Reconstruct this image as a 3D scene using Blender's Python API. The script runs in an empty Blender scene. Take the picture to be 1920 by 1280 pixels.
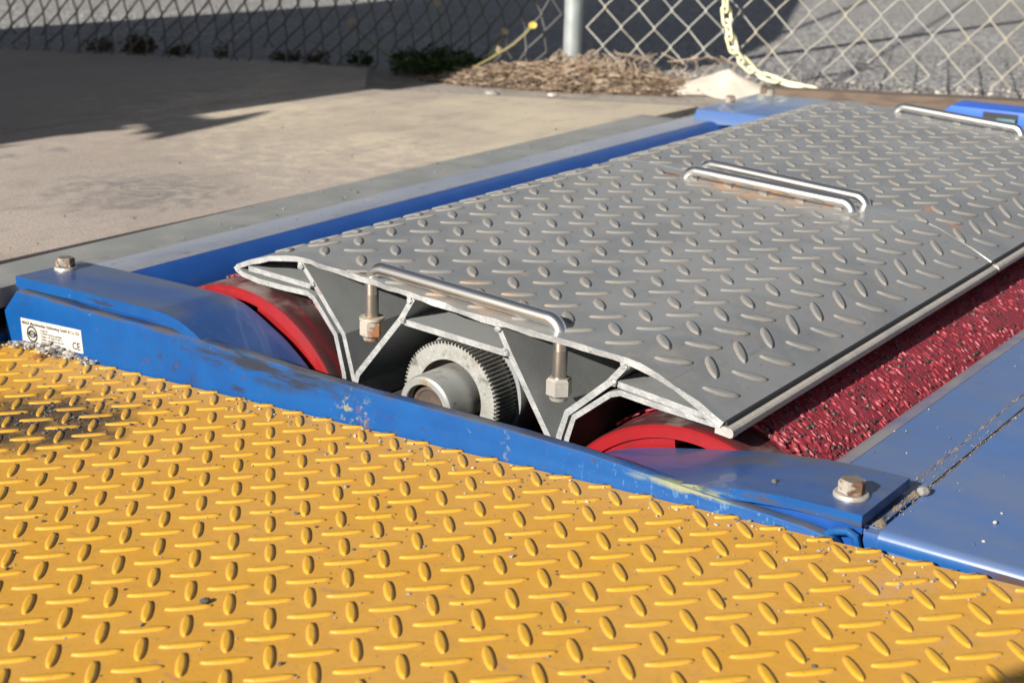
import bpy, bmesh, math, random
from mathutils import Vector, Matrix, Euler
random.seed(7)
S = 0.037                      # metres per pattern pitch; all geometry below is laid out in pitches
SC = bpy.context.scene
COL = SC.collection
R_ = math.radians

# ------------------------------------------------------------------ camera
cam_d = bpy.data.cameras.new('camera'); cam = bpy.data.objects.new('camera', cam_d); COL.objects.link(cam)
r = Vector((0.5885681, -0.8081236, 0.02288737)); u = Vector((0.23007251, 0.19457049, 0.95352449)); d = Vector((0.77501886, 0.55594835, -0.30044502))
CP = Vector((-24.16662802, -9.64085377, 11.70520621))
m = Matrix(((r.x, u.x, -d.x, CP.x*S), (r.y, u.y, -d.y, CP.y*S), (r.z, u.z, -d.z, CP.z*S), (0, 0, 0, 1)))
cam.matrix_world = m
cam_d.sensor_width = 36; cam_d.lens = 2760.654/1920*36
cam_d.clip_start = 0.02; cam_d.clip_end = 400
cam_d.dof.use_dof = True; cam_d.dof.focus_distance = 33.5*S; cam_d.dof.aperture_fstop = 11.0; cam_d.dof.aperture_blades = 7
SC.camera = cam

# ------------------------------------------------------------------ light
SUN = Vector((-1, 0.09, 0.48)).normalized()
el = math.asin(SUN.z); az = math.atan2(SUN.x, SUN.y)       # nishita: rotation measured from +Y towards +X
w = bpy.data.worlds.new('World'); SC.world = w; w.use_nodes = True
nt = w.node_tree; nt.nodes.clear()
sky = nt.nodes.new('ShaderNodeTexSky'); sky.sky_type = 'NISHITA'; sky.sun_disc = False
sky.sun_elevation = el; sky.sun_rotation = az; sky.air_density = 0.65; sky.dust_density = 0.3; sky.ozone_density = 1.0
bg = nt.nodes.new('ShaderNodeBackground'); bg.inputs['Strength'].default_value = 0.05
wo = nt.nodes.new('ShaderNodeOutputWorld')
hs = nt.nodes.new('ShaderNodeHueSaturation'); hs.inputs['Saturation'].default_value = 0.45     # hazy, nearly neutral sky
nt.links.new(sky.outputs[0], hs.inputs['Color']); nt.links.new(hs.outputs[0], bg.inputs[0]); nt.links.new(bg.outputs[0], wo.inputs[0])
sd = bpy.data.lights.new('sun', 'SUN'); sd.energy = 5.0; sd.angle = R_(0.42); sd.color = (1.0, 0.94, 0.85)
so = bpy.data.objects.new('sun', sd); COL.objects.link(so)
so.rotation_euler = SUN.to_track_quat('Z', 'Y').to_euler(); so.location = SUN*20
SC.view_settings.view_transform = 'Standard'; SC.view_settings.look = 'None'
SC.view_settings.exposure = 0.80; SC.view_settings.gamma = 1.0; SC.view_settings.use_curve_mapping = False

# ------------------------------------------------------------------ materials
def mat(name, col, rough=0.5, metal=0.0, layers=(), bumps=(), coat=0.0, spec=0.5):
    """layers: dict(c colour, s scale, t (lo,hi), d detail, st stretch, r roughness, m metallic, at (x,y,z,rad), amt)
       every position is in pitches, world space, so parts of one sheet share one texture"""
    M = bpy.data.materials.new(name); M.use_nodes = True
    nt = M.node_tree; N = nt.nodes; L = nt.links
    b = N['Principled BSDF']
    geo = N.new('ShaderNodeNewGeometry')
    pos = N.new('ShaderNodeVectorMath'); pos.operation = 'SCALE'; pos.inputs['Scale'].default_value = 1/S
    L.new(geo.outputs['Position'], pos.inputs[0])
    P = pos.outputs[0]
    def math_(op, a, c=None, clamp=False):
        n = N.new('ShaderNodeMath'); n.operation = op; n.use_clamp = clamp
        for i, v in enumerate((a, c)):
            if v is None: continue
            if isinstance(v, (int, float)): n.inputs[i].default_value = v
            else: L.new(v, n.inputs[i])
        return n.outputs[0]
    def noise(s, det=4, st=(1, 1, 1), off=0.0, kind='n', dis=0.0, rot=0.0):
        mp = N.new('ShaderNodeMapping'); L.new(P, mp.inputs[0])
        mp.inputs['Scale'].default_value = st; mp.inputs['Location'].default_value = (off, off*1.7, off*.6)
        mp.inputs['Rotation'].default_value = (0, 0, rot)
        if kind == 'n':
            n = N.new('ShaderNodeTexNoise'); n.inputs['Scale'].default_value = s; n.inputs['Detail'].default_value = det
            n.inputs['Roughness'].default_value = 0.6; n.inputs['Distortion'].default_value = dis
            L.new(mp.outputs[0], n.inputs[0]); return n.outputs[0]
        n = N.new('ShaderNodeTexVoronoi'); n.inputs['Scale'].default_value = s
        L.new(mp.outputs[0], n.inputs[0])
        if kind == 'vc':
            sp = N.new('ShaderNodeSeparateColor'); L.new(n.outputs['Color'], sp.inputs[0]); return sp.outputs[0]
        return n.outputs['Distance']
    def ramp(v, lo, hi):
        n = N.new('ShaderNodeMapRange'); n.interpolation_type = 'SMOOTHSTEP'
        n.inputs[1].default_value = lo; n.inputs[2].default_value = hi
        L.new(v, n.inputs[0]); return n.outputs[0]
    color = None; rg = None; mt = None
    def mixf(f, a, bval):
        n = N.new('ShaderNodeMix'); n.data_type = 'FLOAT'; L.new(f, n.inputs[0])
        if isinstance(a, (int, float)): n.inputs[2].default_value = a
        else: L.new(a, n.inputs[2])
        n.inputs[3].default_value = bval; return n.outputs[0]
    for i, ly in enumerate(layers):
        f = ramp(noise(ly.get('s', 1), ly.get('d', 5), ly.get('st', (1, 1, 1)), ly.get('o', i*7.3), ly.get('k', 'n'), ly.get('dis', 0), ly.get('rot', 0)), *ly.get('t', (.45, .6)))
        if 'at' in ly:
            x, y, z, rad = ly['at']
            sv = N.new('ShaderNodeVectorMath'); sv.operation = 'SUBTRACT'; L.new(P, sv.inputs[0]); sv.inputs[1].default_value = (x, y, z)
            mv = N.new('ShaderNodeVectorMath'); mv.operation = 'MULTIPLY'; L.new(sv.outputs[0], mv.inputs[0]); mv.inputs[1].default_value = ly.get('ast', (1, 1, 1))
            ln = N.new('ShaderNodeVectorMath'); ln.operation = 'LENGTH'; L.new(mv.outputs[0], ln.inputs[0])
            wob = math_('MULTIPLY', math_('SUBTRACT', noise(1.1, 4, off=3.1), .5), rad*1.3)
            g = ramp(math_('ADD', ln.outputs['Value'], wob), rad, rad*.35)
            f = math_('MULTIPLY', f, g)
        if 'slope' in ly:      # keeps a layer to faces that look up
            sp = N.new('ShaderNodeSeparateXYZ'); L.new(geo.outputs['Normal'], sp.inputs[0])
            f = math_('MULTIPLY', f, ramp(sp.outputs[2], *ly['slope']))
        f = math_('MULTIPLY', f, ly.get('amt', 1.0), True)
        if 'c' in ly:
            n = N.new('ShaderNodeMix'); n.data_type = 'RGBA'; L.new(f, n.inputs[0])
            if color is None: n.inputs[6].default_value = (*col, 1)
            else: L.new(color, n.inputs[6])
            n.inputs[7].default_value = (*ly['c'], 1); color = n.outputs[2]
        if 'r' in ly: rg = mixf(f, rough if rg is None else rg, ly['r'])
        if 'm' in ly: mt = mixf(f, metal if mt is None else mt, ly['m'])
    b.inputs['Base Color'].default_value = (*col, 1); b.inputs['Roughness'].default_value = rough; b.inputs['Metallic'].default_value = metal
    b.inputs['Coat Weight'].default_value = coat; b.inputs['Specular IOR Level'].default_value = spec
    if color is not None: L.new(color, b.inputs['Base Color'])
    if rg is not None: L.new(rg, b.inputs['Roughness'])
    if mt is not None: L.new(mt, b.inputs['Metallic'])
    prev = None
    for i, bp in enumerate(bumps):
        n = N.new('ShaderNodeBump'); n.inputs['Strength'].default_value = bp.get('a', .3); n.inputs['Distance'].default_value = bp.get('h', .05)*S
        L.new(noise(bp.get('s', 5), bp.get('d', 5), bp.get('st', (1, 1, 1)), 11.0+i*3, bp.get('k', 'n'), 0, bp.get('rot', 0)), n.inputs['Height'])
        if prev: L.new(prev, n.inputs['Normal'])
        prev = n.outputs[0]
    if prev: L.new(prev, b.inputs['Normal'])
    return M

YD = (-3.4, 19.2, -1.25)
m_yellow = mat('yellow_paint', (.56, .285, .032), .55, layers=[
    dict(c=(.55, .30, .062), s=.35, t=(.35, .65), amt=.75), dict(c=(.44, .24, .06), s=1.6, t=(.5, .75), d=8, amt=.6, r=.7),
    dict(c=(.30, .20, .10), s=5.0, t=(.66, .78), d=8, amt=.55),
    dict(c=(.030, .022, .016), s=1.2, t=(.15, .48), at=(*YD, 2.6), ast=(1, .8, 1), amt=.95, d=8, r=.85),
    dict(c=(.08, .06, .05), s=14, t=(.68, .75), d=2, amt=.7), dict(c=(.30, .19, .12), s=2.4, t=(.60, .72), d=9, st=(1, .5, 1), rot=.8, amt=.6), dict(c=(.22, .13, .09), s=6, t=(.64, .72), d=3, st=(.12, 2.2, 1), rot=.5, amt=.35),
    dict(c=(.46, .28, .22), s=.6, t=(.45, .7), at=(-1.2, -2.6, 0, 2.4), amt=.7)],
    bumps=[dict(s=2.5, a=.25, h=.06), dict(s=30, a=.12, h=.02)])
m_yellow_bar = mat('yellow_bar_paint', (.58, .31, .022), .42, layers=[
    dict(c=(.53, .285, .035), s=1.5, t=(.4, .7), amt=.7), dict(c=(.10, .07, .03), s=16, t=(.64, .73), d=3, amt=.8),
    dict(c=(.20, .12, .03), s=1.5, t=(.35, .6), at=(*YD, 2.2), amt=.5, d=8), dict(c=(.33, .19, .05), s=4, t=(.6, .72), d=8, amt=.6)],
    bumps=[dict(s=7, a=.2, h=.04)])
BLUE = (.002, .066, .235)
m_blue = mat('blue_paint', BLUE, .48, layers=[
    dict(c=(.002, .046, .19), s=.8, t=(.4, .7), amt=.6), dict(c=(.012, .10, .32), s=9, t=(.66, .74), d=6, amt=.5),
    dict(c=(.22, .27, .15), s=3.0, t=(.70, .77), d=8, amt=.7), dict(c=(.015, .02, .035), s=1.1, t=(.62, .72), d=10, st=(1, .45, 2), amt=.8, r=.7),
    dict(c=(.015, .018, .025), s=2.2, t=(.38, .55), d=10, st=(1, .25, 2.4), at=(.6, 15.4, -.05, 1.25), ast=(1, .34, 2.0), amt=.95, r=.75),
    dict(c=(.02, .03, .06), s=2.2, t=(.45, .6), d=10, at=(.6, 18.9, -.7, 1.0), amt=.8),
    dict(c=(.09, .035, .012), s=4, t=(.63, .72), d=6, amt=.7), dict(c=(.10, .24, .42), s=8, t=(.68, .76), d=4, st=(1, 1, .5), amt=.3), dict(c=(.05, .04, .035), s=3.5, t=(.35, .62), d=8, st=(1, .35, 1), at=(0, 0, .10, .085), ast=(0, 0, 1), amt=.85, r=.7),
    dict(c=(.24, .22, .09), s=5, t=(.52, .64), d=7, at=(.53, 12.6, -.60, .75), amt=.85, r=.7), dict(c=(.13, .05, .02), s=5, t=(.52, .62), d=7, at=(.53, 12.3, -.62, .45), amt=.85, r=.8),
    dict(c=(.10, .22, .34), s=10, t=(.58, .67), d=5, st=(1, 1, .5), at=(.53, 3.5, -.35, .9), ast=(1, .22, 1.5), amt=.6), dict(c=(.26, .27, .12), s=3, t=(.42, .58), d=8, st=(1, .4, 2), at=(.53, 3.6, -.10, .35), ast=(1, .22, 2), amt=.8, r=.7),
    dict(c=(.20, .19, .15), s=5, t=(.5, .64), d=7, at=(.53, 8.2, -.25, .35), ast=(1, 2, .7), amt=.8), dict(c=(.055, .035, .028), s=1.8, t=(.32, .58), d=8, st=(1, .4, 1), at=(.75, -3.6, -.17, .85), ast=(1, .45, 3.5), amt=.95, r=.8),
    dict(c=(.10, .11, .125), s=.9, t=(.34, .62), st=(1, .4, 1), slope=(.75, .97), amt=.85, r=.5)],
    bumps=[dict(s=10, a=.1, h=.02), dict(s=1.2, a=.2, h=.06)], spec=.3)
m_wall = mat('channel_blue_paint', (.008, .06, .26), .34, layers=[dict(c=(.012, .075, .30), s=.7, t=(.4, .65), amt=.7), dict(c=(.07, .09, .16), s=1.5, t=(.6, .75), d=8, st=(.3, 1, 1), amt=.5)], bumps=[dict(s=8, a=.08, h=.02)])
m_bluetop = mat('worn_blue_plate', (.060, .125, .30), .32, layers=[
    dict(c=(.155, .175, .215), s=.35, t=(.38, .70), st=(1, .35, 1), amt=.42, d=4, r=.34, m=.1), dict(c=(.11, .10, .085), s=.55, t=(.60, .74), d=7, st=(1, .35, 1), o=3.3, amt=.6, r=.5),
    dict(c=(.060, .135, .33), s=1.2, t=(.5, .7), amt=.7),
    dict(c=(.16, .155, .15), s=7, t=(.56, .72), st=(3.0, .12, 1), amt=.35, d=3, r=.45),
    dict(c=(.17, .14, .11), s=2.6, t=(.68, .77), d=7, amt=.65, r=.8),
    dict(c=(.35, .33, .30), s=16, t=(.73, .77), d=2, amt=.6, r=.9),
    dict(c=(.03, .03, .035), s=1.6, t=(.66, .75), d=8, st=(1, .4, 1), amt=.6)],
    bumps=[dict(s=9, a=.10, h=.02, st=(3, .15, 1)), dict(s=.7, a=.12, h=.08)], coat=.25)
m_guard = mat('worn_sheen_guard_plate', (.020, .066, .215), .33, layers=[
    dict(c=(.085, .10, .135), s=.45, t=(.38, .66), st=(1, .3, 1), slope=(.93, .99), amt=.85, d=6, r=.36), dict(c=(.030, .085, .25), s=1.2, t=(.5, .7), amt=.6),  # grey on level areas is wear plus sky sheen put into the colour
    dict(c=(.085, .070, .055), s=.55, t=(.55, .68), d=7, st=(1, .35, 1), o=3.3, slope=(.93, .99), amt=.7, r=.55), dict(c=(.13, .10, .06), s=2.2, t=(.69, .76), d=7, amt=.6, r=.8),
    dict(c=(.13, .14, .17), s=7, t=(.56, .72), st=(3.0, .12, 1), amt=.35, d=3, r=.45), dict(c=(.30, .28, .25), s=16, t=(.73, .77), d=2, amt=.5, r=.9)],
    bumps=[dict(s=9, a=.10, h=.02, st=(3, .15, 1)), dict(s=.7, a=.15, h=.08)], coat=.2)
m_lip = mat('worn_plate_lip', (.22, .205, .27), .38, .3, layers=[dict(c=(.29, .275, .27), s=.5, t=(.4, .6), st=(.4, 1, 1), amt=.8), dict(c=(.09, .12, .30), s=1.3, t=(.5, .7), amt=.6),
    dict(c=(.10, .03, .05), s=3, t=(.62, .75), st=(.3, 1, 1), amt=.5)], bumps=[dict(s=8, a=.1, h=.02, st=(.2, 2, 1))])
m_worn = mat('worn_channel_flange', (.34, .365, .43), .30, .3, layers=[dict(c=(.25, .28, .36), s=.4, t=(.4, .65), amt=.8, st=(.4, 1, 1)), dict(c=(.42, .43, .45), s=5, t=(.52, .7), st=(1.5, .1, 1), rot=.4, amt=.6, d=3),
    dict(c=(.16, .15, .14), s=2, t=(.6, .75), amt=.6)], bumps=[dict(s=8, a=.1, h=.02, st=(1.5, .15, 1))])
m_strip = mat('galvanised_edge_strip', (.24, .25, .245), .55, .2, layers=[dict(c=(.32, .32, .31), s=.5, t=(.4, .65), amt=.7), dict(c=(.38, .36, .32), s=9, t=(.66, .74), amt=.6), dict(c=(.15, .15, .15), s=1.4, t=(.62, .75), amt=.6)], bumps=[dict(s=6, a=.1, h=.03)])
m_galv = mat('galvanised_tread_plate', (.270, .276, .280), .36, .25, layers=[
    dict(c=(.19, .202, .21), s=.28, t=(.42, .62), amt=.8), dict(c=(.28, .27, .25), s=.8, t=(.5, .7), d=7, amt=.6, r=.6),
    dict(c=(.33, .275, .22), s=2.2, t=(.56, .72), d=8, amt=.6, r=.75), dict(c=(.12, .12, .125), s=5, t=(.62, .72), d=3, st=(.15, 2, 1), rot=.6, amt=.35), dict(c=(.11, .115, .12), s=3.3, t=(.66, .76), d=6, amt=.6),
    dict(c=(.42, .29, .19), s=1.6, t=(.38, .62), at=(3.76, 11.5, 1.68, 2.7), ast=(2.8, .9, 1), amt=.7, r=.85),
    dict(c=(.46, .26, .13), s=1.6, t=(.4, .62), at=(18.53, 11.29, 2.1, 3.0), ast=(3, .9, 1), amt=.85, r=.85),
    dict(c=(.62, .22, .07), s=2.5, t=(.45, .55), at=(20.64, 6.44, 1.99, .6), amt=.8), dict(c=(.62, .22, .07), s=2.5, t=(.4, .5), at=(19.9, 5.28, 1.89, .35), amt=.8),
    dict(c=(.10, .09, .085), s=2.2, t=(.4, .6), at=(18.84, 11.61, 2.15, .5), amt=.7)],
    bumps=[dict(s=1.5, a=.18, h=.08), dict(s=18, a=.10, h=.02)])
m_dust = mat('dust_at_bar_foot', (.27, .22, .175), .85, layers=[dict(c=(.20, .19, .18), s=2, t=(.42, .62), d=6)])
m_ydust = mat('dirt_at_bar_foot', (.36, .20, .10), .8, layers=[dict(c=(.50, .27, .06), s=1.6, t=(.40, .6), d=6), dict(c=(.16, .11, .08), s=6, t=(.62, .72), d=6)])
m_galvbar = mat('galvanised_tread_bar', (.205, .207, .202), .6, .05, layers=[
    dict(c=(.25, .225, .19), s=2.5, t=(.45, .7), amt=.6, r=.7), dict(c=(.22, .22, .22), s=5, t=(.62, .74), amt=.6), dict(c=(.50, .28, .14), s=1.2, t=(.4, .6), at=(3.76, 11.5, 1.68, 2.6), amt=.5)],
    bumps=[dict(s=10, a=.2, h=.03)])
m_rib = mat('galvanised_rib', (.31, .325, .325), .50, .30, layers=[
    dict(c=(.24, .25, .255), s=.7, t=(.4, .65), amt=.8), dict(c=(.34, .35, .34), s=10, t=(.60, .70), d=4, amt=.5), dict(c=(.14, .14, .14), s=2.5, t=(.66, .76), d=8, amt=.5)],
    bumps=[dict(s=9, a=.12, h=.03)])
m_grime = mat('roller_stained_grime', (.05, .022, .02), .7, layers=[dict(c=(.12, .012, .014), s=1.2, t=(.5, .68), st=(.2, 1, 1), d=7), dict(c=(.02, .014, .014), s=2, t=(.5, .7))])
m_ribend = mat('galvanised_cut_edge', (.37, .375, .375), .5, .2, layers=[
    dict(c=(.26, .265, .265), s=2.0, t=(.4, .62), amt=.8, d=7), dict(c=(.15, .12, .10), s=3.2, t=(.62, .72), d=7, amt=.75), dict(c=(.30, .13, .06), s=1.3, t=(.66, .73), d=6, amt=.7)],
    bumps=[dict(s=5, a=.5, h=.10), dict(s=18, a=.3, h=.04)])
m_steel = mat('stainless_steel', (.80, .79, .77), .29, 1.0, layers=[dict(c=(.60, .58, .55), s=1.0, t=(.4, .7), amt=.5, r=.36)])
m_rod = mat('dull_steel_rod', (.42, .39, .34), .36, .9, layers=[dict(c=(.30, .20, .11), s=3, t=(.5, .7), amt=.6, r=.6)], bumps=[dict(s=30, a=.1, h=.01)])
m_nut = mat('zinc_nut', (.50, .47, .42), .48, .5, layers=[dict(c=(.32, .22, .14), s=3, t=(.55, .7), amt=.6, r=.7), dict(c=(.62, .60, .55), s=6, t=(.55, .7), amt=.6)], bumps=[dict(s=14, a=.2, h=.02)])
m_nutrust = mat('rusty_nut', (.46, .42, .36), .6, .3, layers=[dict(c=(.30, .12, .04), s=2.2, t=(.50, .62), amt=.9, r=.85), dict(c=(.14, .05, .02), s=6, t=(.55, .7), amt=.7)], bumps=[dict(s=14, a=.4, h=.03)])
m_bolt = mat('rusty_bolt', (.42, .39, .33), .5, .3, layers=[dict(c=(.13, .06, .03), s=3.4, t=(.41, .56), amt=.95, r=.8), dict(c=(.05, .03, .025), s=6, t=(.55, .7), d=6, amt=.8, r=.8), dict(c=(.14, .115, .095), s=.8, t=(.2, .4), slope=(.8, .95), amt=.85, r=.7)], bumps=[dict(s=16, a=.4, h=.03)])
m_red = mat('red_paint', (.25, .008, .011), .40, layers=[dict(c=(.17, .010, .012), s=1.6, t=(.45, .7), amt=.7), dict(c=(.30, .16, .06), s=2.2, t=(.68, .76), d=7, amt=.7, r=.7), dict(c=(.33, .03, .03), s=12, t=(.6, .7), st=(1, 1, .3), amt=.5), dict(c=(.06, .03, .025), s=1.1, t=(.58, .72), d=8, amt=.7, r=.7)], bumps=[dict(s=6, a=.1, h=.03)], coat=.2)
m_burg = mat('burgundy_roller_coat', (.24, .021, .034), .52, layers=[dict(c=(.31, .035, .055), s=2.0, t=(.5, .7), st=(.5, 1, 1), amt=.8), dict(c=(.08, .01, .014), s=5, t=(.58, .7), amt=.7), dict(c=(.30, .045, .06), s=6, t=(.62, .7), st=(.6, 2, 2), amt=.5)],
    bumps=[dict(s=4.0, a=.8, h=.12, st=(2.0, .55, .55)), dict(s=11, a=.5, h=.05)])
m_band = mat('worn_roller_band', (.13, .012, .016), .42, layers=[dict(c=(.035, .022, .022), s=1.0, t=(.38, .58), st=(2.5, .3, .3), amt=.9), dict(c=(.20, .17, .16), s=.7, t=(.45, .65), slope=(.80, .97), amt=.7, r=.6)], bumps=[dict(s=8, a=.15, h=.02)])
m_gritk = mat('dark_grit', (.030, .026, .025), .5, layers=[dict(c=(.06, .055, .05), s=9, t=(.5, .7)), dict(c=(.28, .02, .035), s=6, t=(.58, .66), k='n', amt=.9)], bumps=[dict(s=14, a=.4, h=.04)])
m_gritr = mat('red_grit', (.24, .022, .034), .52, layers=[dict(c=(.12, .01, .018), s=6, t=(.5, .7))])
m_gear = mat('gear_steel', (.30, .30, .28), .62, .25, layers=[dict(c=(.24, .235, .21), s=2.2, t=(.42, .65), amt=.8), dict(c=(.48, .47, .44), s=12, t=(.55, .7), amt=.6), dict(c=(.16, .11, .06), s=1.6, t=(.58, .72), amt=.6), dict(c=(.03, .028, .026), s=2.4, t=(.56, .7), d=7, amt=.6)], bumps=[dict(s=20, a=.3, h=.03)])
m_hub = mat('gear_hub', (.36, .37, .36), .45, .45, layers=[dict(c=(.26, .17, .07), s=1.7, t=(.52, .66), d=7, amt=.85, r=.75), dict(c=(.11, .06, .03), s=4, t=(.64, .74), amt=.8)], bumps=[dict(s=9, a=.15, h=.02)])
m_brown = mat('brown_shaft_face', (.075, .055, .045), .6, .2, layers=[dict(c=(.15, .10, .07), s=2.5, t=(.5, .7), amt=.7)], bumps=[dict(s=12, a=.3, h=.03)])
m_dark = mat('pit_shade_black', (.022, .022, .024), .8, layers=[dict(c=(.05, .05, .05), s=.6, t=(.5, .7))])  # near-black so the pit interior reads as deep shade
m_flatblack = mat('flat_black', (.018, .018, .02), .6)
m_lipbar = mat('dusty_edge_bar', (.40, .37, .33), .6, .1, layers=[dict(c=(.30, .29, .28), s=.8, t=(.45, .65), amt=.8), dict(c=(.52, .49, .44), s=6, t=(.6, .7), amt=.6)], bumps=[dict(s=4, a=.25, h=.06)])
m_conc = mat('concrete', (.42, .36, .315), .85, layers=[
    dict(c=(.66, .57, .43), s=.2, t=(.2, .45), at=(40, 36, 0, 26), amt=.95),
    dict(c=(.36, .30, .265), s=.09, t=(.42, .62), amt=.5), dict(c=(.41, .345, .265), s=.05, t=(.45, .6), o=2.2, amt=.25),
    dict(c=(.30, .25, .215), s=.5, t=(.5, .75), d=8, st=(.6, 1, 1), amt=.6),
    dict(c=(.17, .17, .165), s=.55, t=(.36, .60), at=(12.4, 34.0, 0, 4.6), ast=(1, .9, 1), d=9, dis=2.2, amt=.7, r=.7),
    dict(c=(.46, .44, .42), s=2.2, t=(.60, .68), at=(12.2, 33.9, 0, 3.2), d=6, dis=2.5, st=(1, .3, 1), amt=.7),
    dict(c=(.20, .195, .19), s=.8, t=(.5, .64), at=(15.0, 43.6, 0, 3.2), ast=(.7, 1.6, 1), d=7, amt=.7), dict(c=(.23, .215, .2), s=.7, t=(.5, .66), at=(18.2, 32.6, 0, 2.0), d=8, amt=.7),
    dict(c=(.22, .20, .185), s=.8, t=(.5, .66), at=(6, 36, 0, 7), d=8, st=(.4, 1, 1), amt=.5),
    dict(c=(.09, .08, .075), s=2.2, t=(.745, .77), d=2, amt=.8), dict(c=(.22, .19, .17), s=9, t=(.6, .72), d=3, amt=.55), dict(c=(.30, .255, .22), s=1.3, t=(.58, .70), d=9, st=(.3, 1.5, 1), rot=.3, amt=.5), dict(c=(.56, .51, .46), s=8, t=(.66, .74), d=3, amt=.5)],
    bumps=[dict(s=3, a=.25, h=.08, d=8), dict(s=12, a=.45, h=.06)])
m_asph = mat('asphalt', (.20, .197, .198), .9, layers=[
    dict(c=(.46, .45, .44), s=3.0, t=(.25, .8), k='vc', amt=.95), dict(c=(.08, .078, .08), s=3.4, t=(.52, .64), d=6, amt=.75), dict(c=(.25, .245, .24), s=.06, t=(.4, .6), amt=.6)],
    bumps=[dict(s=2.6, a=1.0, h=.35, k='v'), dict(s=6, a=.6, h=.15)])
m_dirt = mat('dirt_verge', (.31, .275, .24), .95, layers=[dict(c=(.22, .185, .155), s=.6, t=(.45, .7), d=8), dict(c=(.38, .34, .29), s=3, t=(.6, .7))], bumps=[dict(s=2, a=.6, h=.3, d=8)])
m_sand = mat('pale_sand', (.58, .52, .46), .95, layers=[dict(c=(.52, .45, .37), s=.5, t=(.4, .7)), dict(c=(.36, .31, .25), s=6, t=(.68, .75))], bumps=[dict(s=6, a=.3, h=.1)])
m_sandbr = mat('trapped_sand', (.36, .28, .20), .95, layers=[dict(c=(.24, .18, .13), s=5, t=(.45, .7)), dict(c=(.55, .46, .38), s=11, t=(.6, .7))], bumps=[dict(s=12, a=.8, h=.08)])
m_wood = mat('weathered_wood', (.13, .095, .07), .85, layers=[dict(c=(.09, .065, .05), s=1.3, t=(.45, .65), st=(1, .2, 2), rot=.9, d=7)], bumps=[dict(s=2, a=.4, h=.1, st=(1, .2, 2), rot=.9)])
m_straw = [mat('straw_%s' % n, c, .8, layers=[dict(c=tuple(v*.6 for v in c), s=1.5, t=(.45, .65), amt=.7)]) for n, c in (('tan', (.29, .205, .135)), ('brown', (.11, .075, .05)), ('pale', (.40, .32, .24)))]
m_duff = mat('dark_duff', (.075, .05, .035), .95, layers=[dict(c=(.14, .10, .07), s=2.5, t=(.5, .7), d=6)])  # litter base, darkened to deepen the shaded gaps between straws
m_leafg = mat('weed_leaf', (.035, .075, .018), .6, layers=[dict(c=(.06, .11, .02), s=1.0, t=(.45, .65)), dict(c=(.02, .04, .012), s=3, t=(.5, .7))])
m_leafr = mat('reddish_weed_leaf', (.075, .045, .02), .6, layers=[dict(c=(.12, .03, .018), s=.8, t=(.45, .6)), dict(c=(.04, .06, .018), s=1.4, t=(.5, .6))])
m_stem = mat('dry_stem', (.30, .26, .10), .7); m_stemg = mat('green_stem', (.12, .16, .05), .7)
m_flower = mat('yellow_petal', (.55, .42, .07), .6); m_flowerw = mat('dry_seed_head', (.42, .33, .24), .8)
m_wire = mat('galvanised_wire', (.42, .42, .40), .45, .35, layers=[dict(c=(.50, .44, .32), s=.25, t=(.45, .6), amt=.7), dict(c=(.20, .15, .10), s=1.5, t=(.6, .7), amt=.6)])
m_wireshade = mat('shaded_fence_wire', (.10, .10, .095), .6, .2)  # wire colour darkened for the shaded stretch left of the post
m_post = mat('galvanised_post', (.32, .35, .35), .42, .35, layers=[dict(c=(.40, .43, .43), s=.8, t=(.4, .6), amt=.8), dict(c=(.40, .36, .28), s=.9, t=(.6, .72), st=(1, 1, .3), amt=.6)])
m_chain = mat('pale_yellow_plastic', (.85, .82, .55), .5, layers=[dict(c=(.78, .70, .34), s=.8, t=(.5, .7), amt=.7)])
m_stone = mat('grey_stone', (.34, .32, .29), .9, layers=[dict(c=(.22, .21, .2), s=3, t=(.4, .6))], bumps=[dict(s=6, a=.5, h=.1)])
m_stonew = mat('pale_stone', (.46, .42, .37), .9, bumps=[dict(s=6, a=.5, h=.1)])
m_stoned = mat('dark_stone', (.10, .095, .09), .85, bumps=[dict(s=6, a=.5, h=.1)])
m_sticker = mat('silver_label', (.56, .54, .50), .4, .15, layers=[dict(c=(.44, .41, .36), s=1.6, t=(.5, .7), amt=.7), dict(c=(.16, .12, .09), s=3.2, t=(.70, .76), d=6, amt=.8)])
m_ink = mat('black_print', (.02, .02, .022), .5)
m_boxblue = mat('bright_blue_box', (.006, .10, .55), .45, layers=[dict(c=(.01, .08, .42), s=1, t=(.5, .7), amt=.5)])
m_teal = mat('teal_connector', (.05, .16, .20), .5); m_white = mat('white_pin', (.75, .75, .72), .5)
m_caster = mat('caster_sheet', (.05, .05, .05), .7); m_rust = mat('rust_flake', (.22, .08, .03), .9, layers=[dict(c=(.34, .13, .04), s=4, t=(.45, .65))])

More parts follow.
